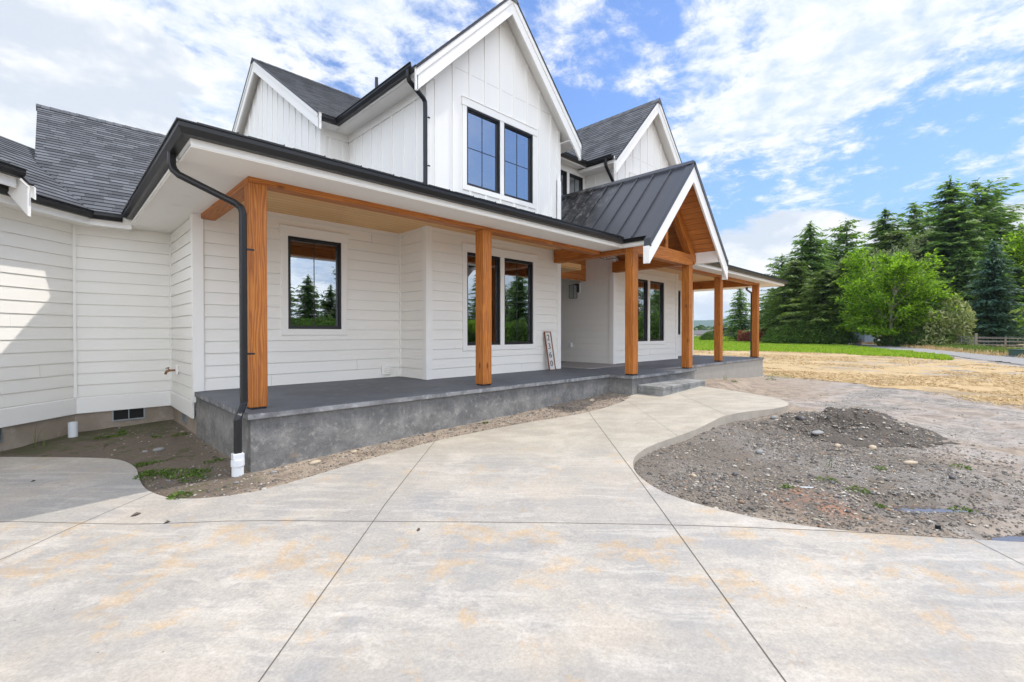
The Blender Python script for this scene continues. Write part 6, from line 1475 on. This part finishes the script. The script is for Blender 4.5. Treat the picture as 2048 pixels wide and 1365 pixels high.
# ------------------------------------------------------------------ grass, straw and weeds
def blades(name, P_, hgt, wid, mat, lean=.35):
    n = len(P_); th = np.random.rand(n)*6.283; l_ = np.random.randn(n, 2)*lean*hgt[:, None]
    a = np.stack([np.cos(th)*wid/2, np.sin(th)*wid/2, np.zeros(n)], -1); tip = np.stack([l_[:, 0], l_[:, 1], hgt], -1)
    mid = tip*np.array([.35, .35, .6]); V = np.stack([P_-a, P_+a, P_+mid+a*.7, P_+tip, P_+mid-a*.7], 1).reshape(-1, 3)
    i = np.arange(n)*5; F_ = np.concatenate([np.stack([i, i+1, i+2, i+4], -1)]); F3 = np.stack([i+4, i+2, i+3, i+3], -1)
    me_f = np.concatenate([F_, F3])
    return cloud_mesh(name, V, me_f[:len(F_)], mat) if False else _bl(name, V, i, mat)
def _bl(name, V, i, mat):
    F3 = np.concatenate([np.stack([i, i+1, i+2], -1), np.stack([i, i+2, i+4], -1), np.stack([i+4, i+2, i+3], -1)]); return cloud_mesh(name, V, F3, mat)
def in_poly_samples(poly, n, jit=0, power=1.0, bounds=None):
    xs0 = [p[0] for p in poly]; ys0 = [p[1] for p in poly]; b_ = bounds or (min(xs0), max(xs0), min(ys0), max(ys0)); out = np.zeros((0, 2))
    while len(out) < n:
        x = np.random.uniform(b_[0], b_[1], n*3); y = np.random.uniform(b_[2], b_[3], n*3); dd = np.hypot(x, y)
        uu = (x*RT.x+y*RT.y)/(x*FH.x+y*FH.y)*930+1024
        k_ = inside_np(x+fbm(x, y, .7, 3)*jit, y+fbm(x+50, y+9, .7, 3)*jit, poly) & (uu > 1330) & (uu < 2200) & (np.random.rand(len(x)) < (b_[0]/dd).clip(0, 1)**power)
        out = np.concatenate([out, np.stack([x[k_], y[k_]], -1)])
    return out[:n]
s_ = in_poly_samples(GREEN, 70000, 1.0, 1.3); z_ = H(s_[:, 0], s_[:, 1]); dd = np.hypot(s_[:, 0], s_[:, 1])
hg = (.06+.12*np.random.rand(len(s_)))*(1+.8*(fbm(s_[:, 0], s_[:, 1], .25, 3)+.3).clip(0, 1)); o = blades('field_grass', np.stack([s_[:, 0], s_[:, 1], z_], -1), hg, .03+.0009*dd, 'grass_blades'); tag(o, kind='stuff')
s_ = in_poly_samples(STRAW, 60000, 1.0, 1.5); s_ = s_[fbm(s_[:, 0], s_[:, 1], .45, 4) > -.04]; z_ = H(s_[:, 0], s_[:, 1]); n = len(s_); th = np.random.rand(n)*6.283; L = .03+.05*np.random.rand(n); wd = .0014+.00012*np.hypot(s_[:, 0], s_[:, 1])
ex = np.stack([np.cos(th)*L, np.sin(th)*L, np.random.randn(n)*.02], -1); wx = np.stack([-np.sin(th)*wd, np.cos(th)*wd, np.random.randn(n)*wd*.7], -1); c_ = np.stack([s_[:, 0], s_[:, 1], z_+.008+.012*np.random.rand(n)], -1)
V = np.stack([c_-ex-wx, c_+ex-wx, c_+ex+wx, c_-ex+wx], 1).reshape(-1, 3); o = cloud_mesh('loose_straw', V, np.arange(4*n).reshape(-1, 4), 'straw_bits'); tag(o, kind='stuff')
# tall grass along field far edge and lane
s_ = in_poly_samples([(104, 22), (112, 32), (118, 60), (108, 60)], 3000, 0, 0); o = blades('field_edge_grass', np.stack([s_[:, 0], s_[:, 1], np.full(len(s_), -.1)], -1), .3+.7*np.random.rand(len(s_)), np.full(len(s_), .16), 'grass_blades', .2); tag(o, kind='stuff')
s_ = in_poly_samples([(41.5, -1.7), (61, 4.2), (86, 13.4), (90, 10), (62, -1), (44, -6)], 9000, .3, .5); o = blades('roadside_grass', np.stack([s_[:, 0], s_[:, 1], H(s_[:, 0], s_[:, 1])], -1), .10+.3*np.random.rand(len(s_))**2, np.full(len(s_), .05), 'straw_bits', .4); tag(o, kind='stuff')
s_ = in_poly_samples([(42, -3.5), (50, .2), (66, 4.0), (70, 1.5), (50, -4), (43, -7)], 6000, .3, .5); o = blades('roadside_weeds', np.stack([s_[:, 0], s_[:, 1], H(s_[:, 0], s_[:, 1])], -1), .12+.35*np.random.rand(len(s_)), np.full(len(s_), .06), 'shrub', .3); tag(o, kind='stuff')
# moss and clover creeping in the shaded pocket
n = 5200; x = np.random.uniform(-.7, 1.42, n*6); y = np.random.uniform(4.7, 9.7, n*6)
k_ = ~in_drive(x, y) & ((y-9.7) < (x-.25)) & (y < 9.72) & (fbm(x, y, 1.7, 3)+.45*np.exp(-((x-.75)**2+(y-5.9)**2)/.25)+.40*np.exp(-((y-9.5)/.35)**2)+.30*np.exp(-((y-x-9.3)/.3)**2) > .44)
x = x[k_][:n]; y = y[k_][:n]; z_ = H(x, y); n = len(x); hg = .008+.022*np.random.rand(n); o = blades('moss_and_clover', np.stack([x, y, z_], -1), hg, .008+.012*np.random.rand(n), 'weed_leaf', 1.2); tag(o, kind='stuff')
def weed(x, y, r, nb, label, tall=False, grp=None, z=None, mat='weed_leaf'):
    z = h1(x, y) if z is None else z
    P_ = np.stack([np.random.randn(nb)*r*.25, np.random.randn(nb)*r*.25, np.zeros(nb)], -1)
    if tall:
        hg = r*(1.2+1.6*np.random.rand(nb)); th = np.random.rand(nb)*6.28; segs = []; F_ = []; k_ = 0
        for i in range(nb):
            d_ = np.array([math.cos(th[i]), math.sin(th[i]), 0]); w_ = np.array([-d_[1], d_[0], 0])*.004; ln = hg[i]*(.2+.5*random.random()); pts = [P_[i]+d_*ln*t_**2+np.array([0, 0, hg[i]*(t_-.25*t_**3)]) for t_ in np.linspace(0, 1, 6)]
            for a_, p in enumerate(pts): q = w_*(1-a_/5.5); segs += [p-q, p+q]
            for a_ in range(5): F_.append([k_+2*a_, k_+2*a_+1, k_+2*a_+3, k_+2*a_+2])
            k_ += 12
        o = cloud_mesh('weed', np.array(segs), F_, mat, local=(x, y, z))
    else:
        n = nb*6; th = np.random.rand(n)*6.28; rr = r*np.random.rand(n)**.6; c_ = np.stack([np.cos(th)*rr, np.sin(th)*rr, .01+.5*r*np.random.rand(n)*(1-rr/r)], -1); s2 = .008+.012*np.random.rand(n)
        A = unit(np.stack([np.cos(th), np.sin(th), .4+np.random.randn(n)*.4], -1))*s2[:, None]; B = unit(np.cross(A, np.random.randn(n, 3)))*(s2*.55)[:, None]
        lv = Leaves(); lv.add(c_, A, B); o = lv.build('weed', mat, None); o.location = (x, y, z)
    return tag(o, label, 'weed', grp)
WG = 'small weeds on the bare ground'
for (x, y, r, nb, lb, tl) in [(5.35, 1.05, .09, 10, 'low bright weed clump on the mud between gravel and puddle', False), (5.15, .78, .10, 14, 'leafy weed clump just left of the near puddle', False), (5.0, .62, .08, 10, 'small weed at the left tip of the near puddle', False), (5.9, 1.15, .10, 5, 'thin upright grass tuft alone on the silt', True),
        (4.75, 1.25, .06, 7, 'tiny weed on the gravel above the reddish patch', False), (5.2, .1, .09, 9, 'weed clump beyond the near puddle', False), (6.2, .75, .07, 8, 'small weed on silt left of the pile tail', False), (6.9, .15, .10, 10, 'weed at the right end of the pile', False),
        (11.0, 5.0, .20, 16, 'tall fine grass tuft beside the entry step', True), (13.0, 4.9, .12, 10, 'grass tuft along the far porch foundation', True), (12.8, 4.6, .10, 14, 'low weed on the dirt by the far porch foundation', False),
        (15.5, 4.5, .16, 20, 'weed clump near the far end of the porch', False), (1.30, 8.15, .10, 16, 'green weed at the corner of the wing and the porch side', False), (1.0, 5.55, .13, 24, 'bright clover clump in the pocket near the drain adapter', False), (.50, 8.9, .10, 16, 'low weed clump in the mossy pocket below the vent', False),
        (-.15, 9.02, .16, 5, 'long thin grass blades against the foundation at far left', True), (4.55, 5.17, .05, 7, 'tiny weed against the porch foundation', False), (.80, 5.05, .10, 20, 'clover clump at the curved edge of the concrete', False), (.72, 6.0, .16, 40, 'green moss patch against the curved concrete edge', False)]:
    weed(x, y, r, nb, lb, tl, WG)
o = weed(17.2, 4.75, .45, 60, None); del o['category'] ; o.name = 'low_weeds'; tag(o, kind='stuff')

# ------------------------------------------------------------------ AIR
hm = bpy.data.materials.new('haze_air'); hm.use_nodes = True; t = NT(hm.node_tree); t.n.clear()
pv = t.node('ShaderNodeVolumePrincipled'); pv.inputs['Density'].default_value = 0.00011; pv.inputs['Color'].default_value = (0.62, 0.80, 0.97, 1); pv.inputs['Anisotropy'].default_value = 0.2
o_ = t.node('ShaderNodeOutputMaterial'); t.l.new(pv.outputs[0], o_.inputs['Volume']); MATS['haze_air'] = hm
mb = MB(); mb.box(-3600, 5300, -3600, 5300, -30, 160); hz_ = mb.build('haze', 'haze_air'); tag(hz_, kind='stuff')
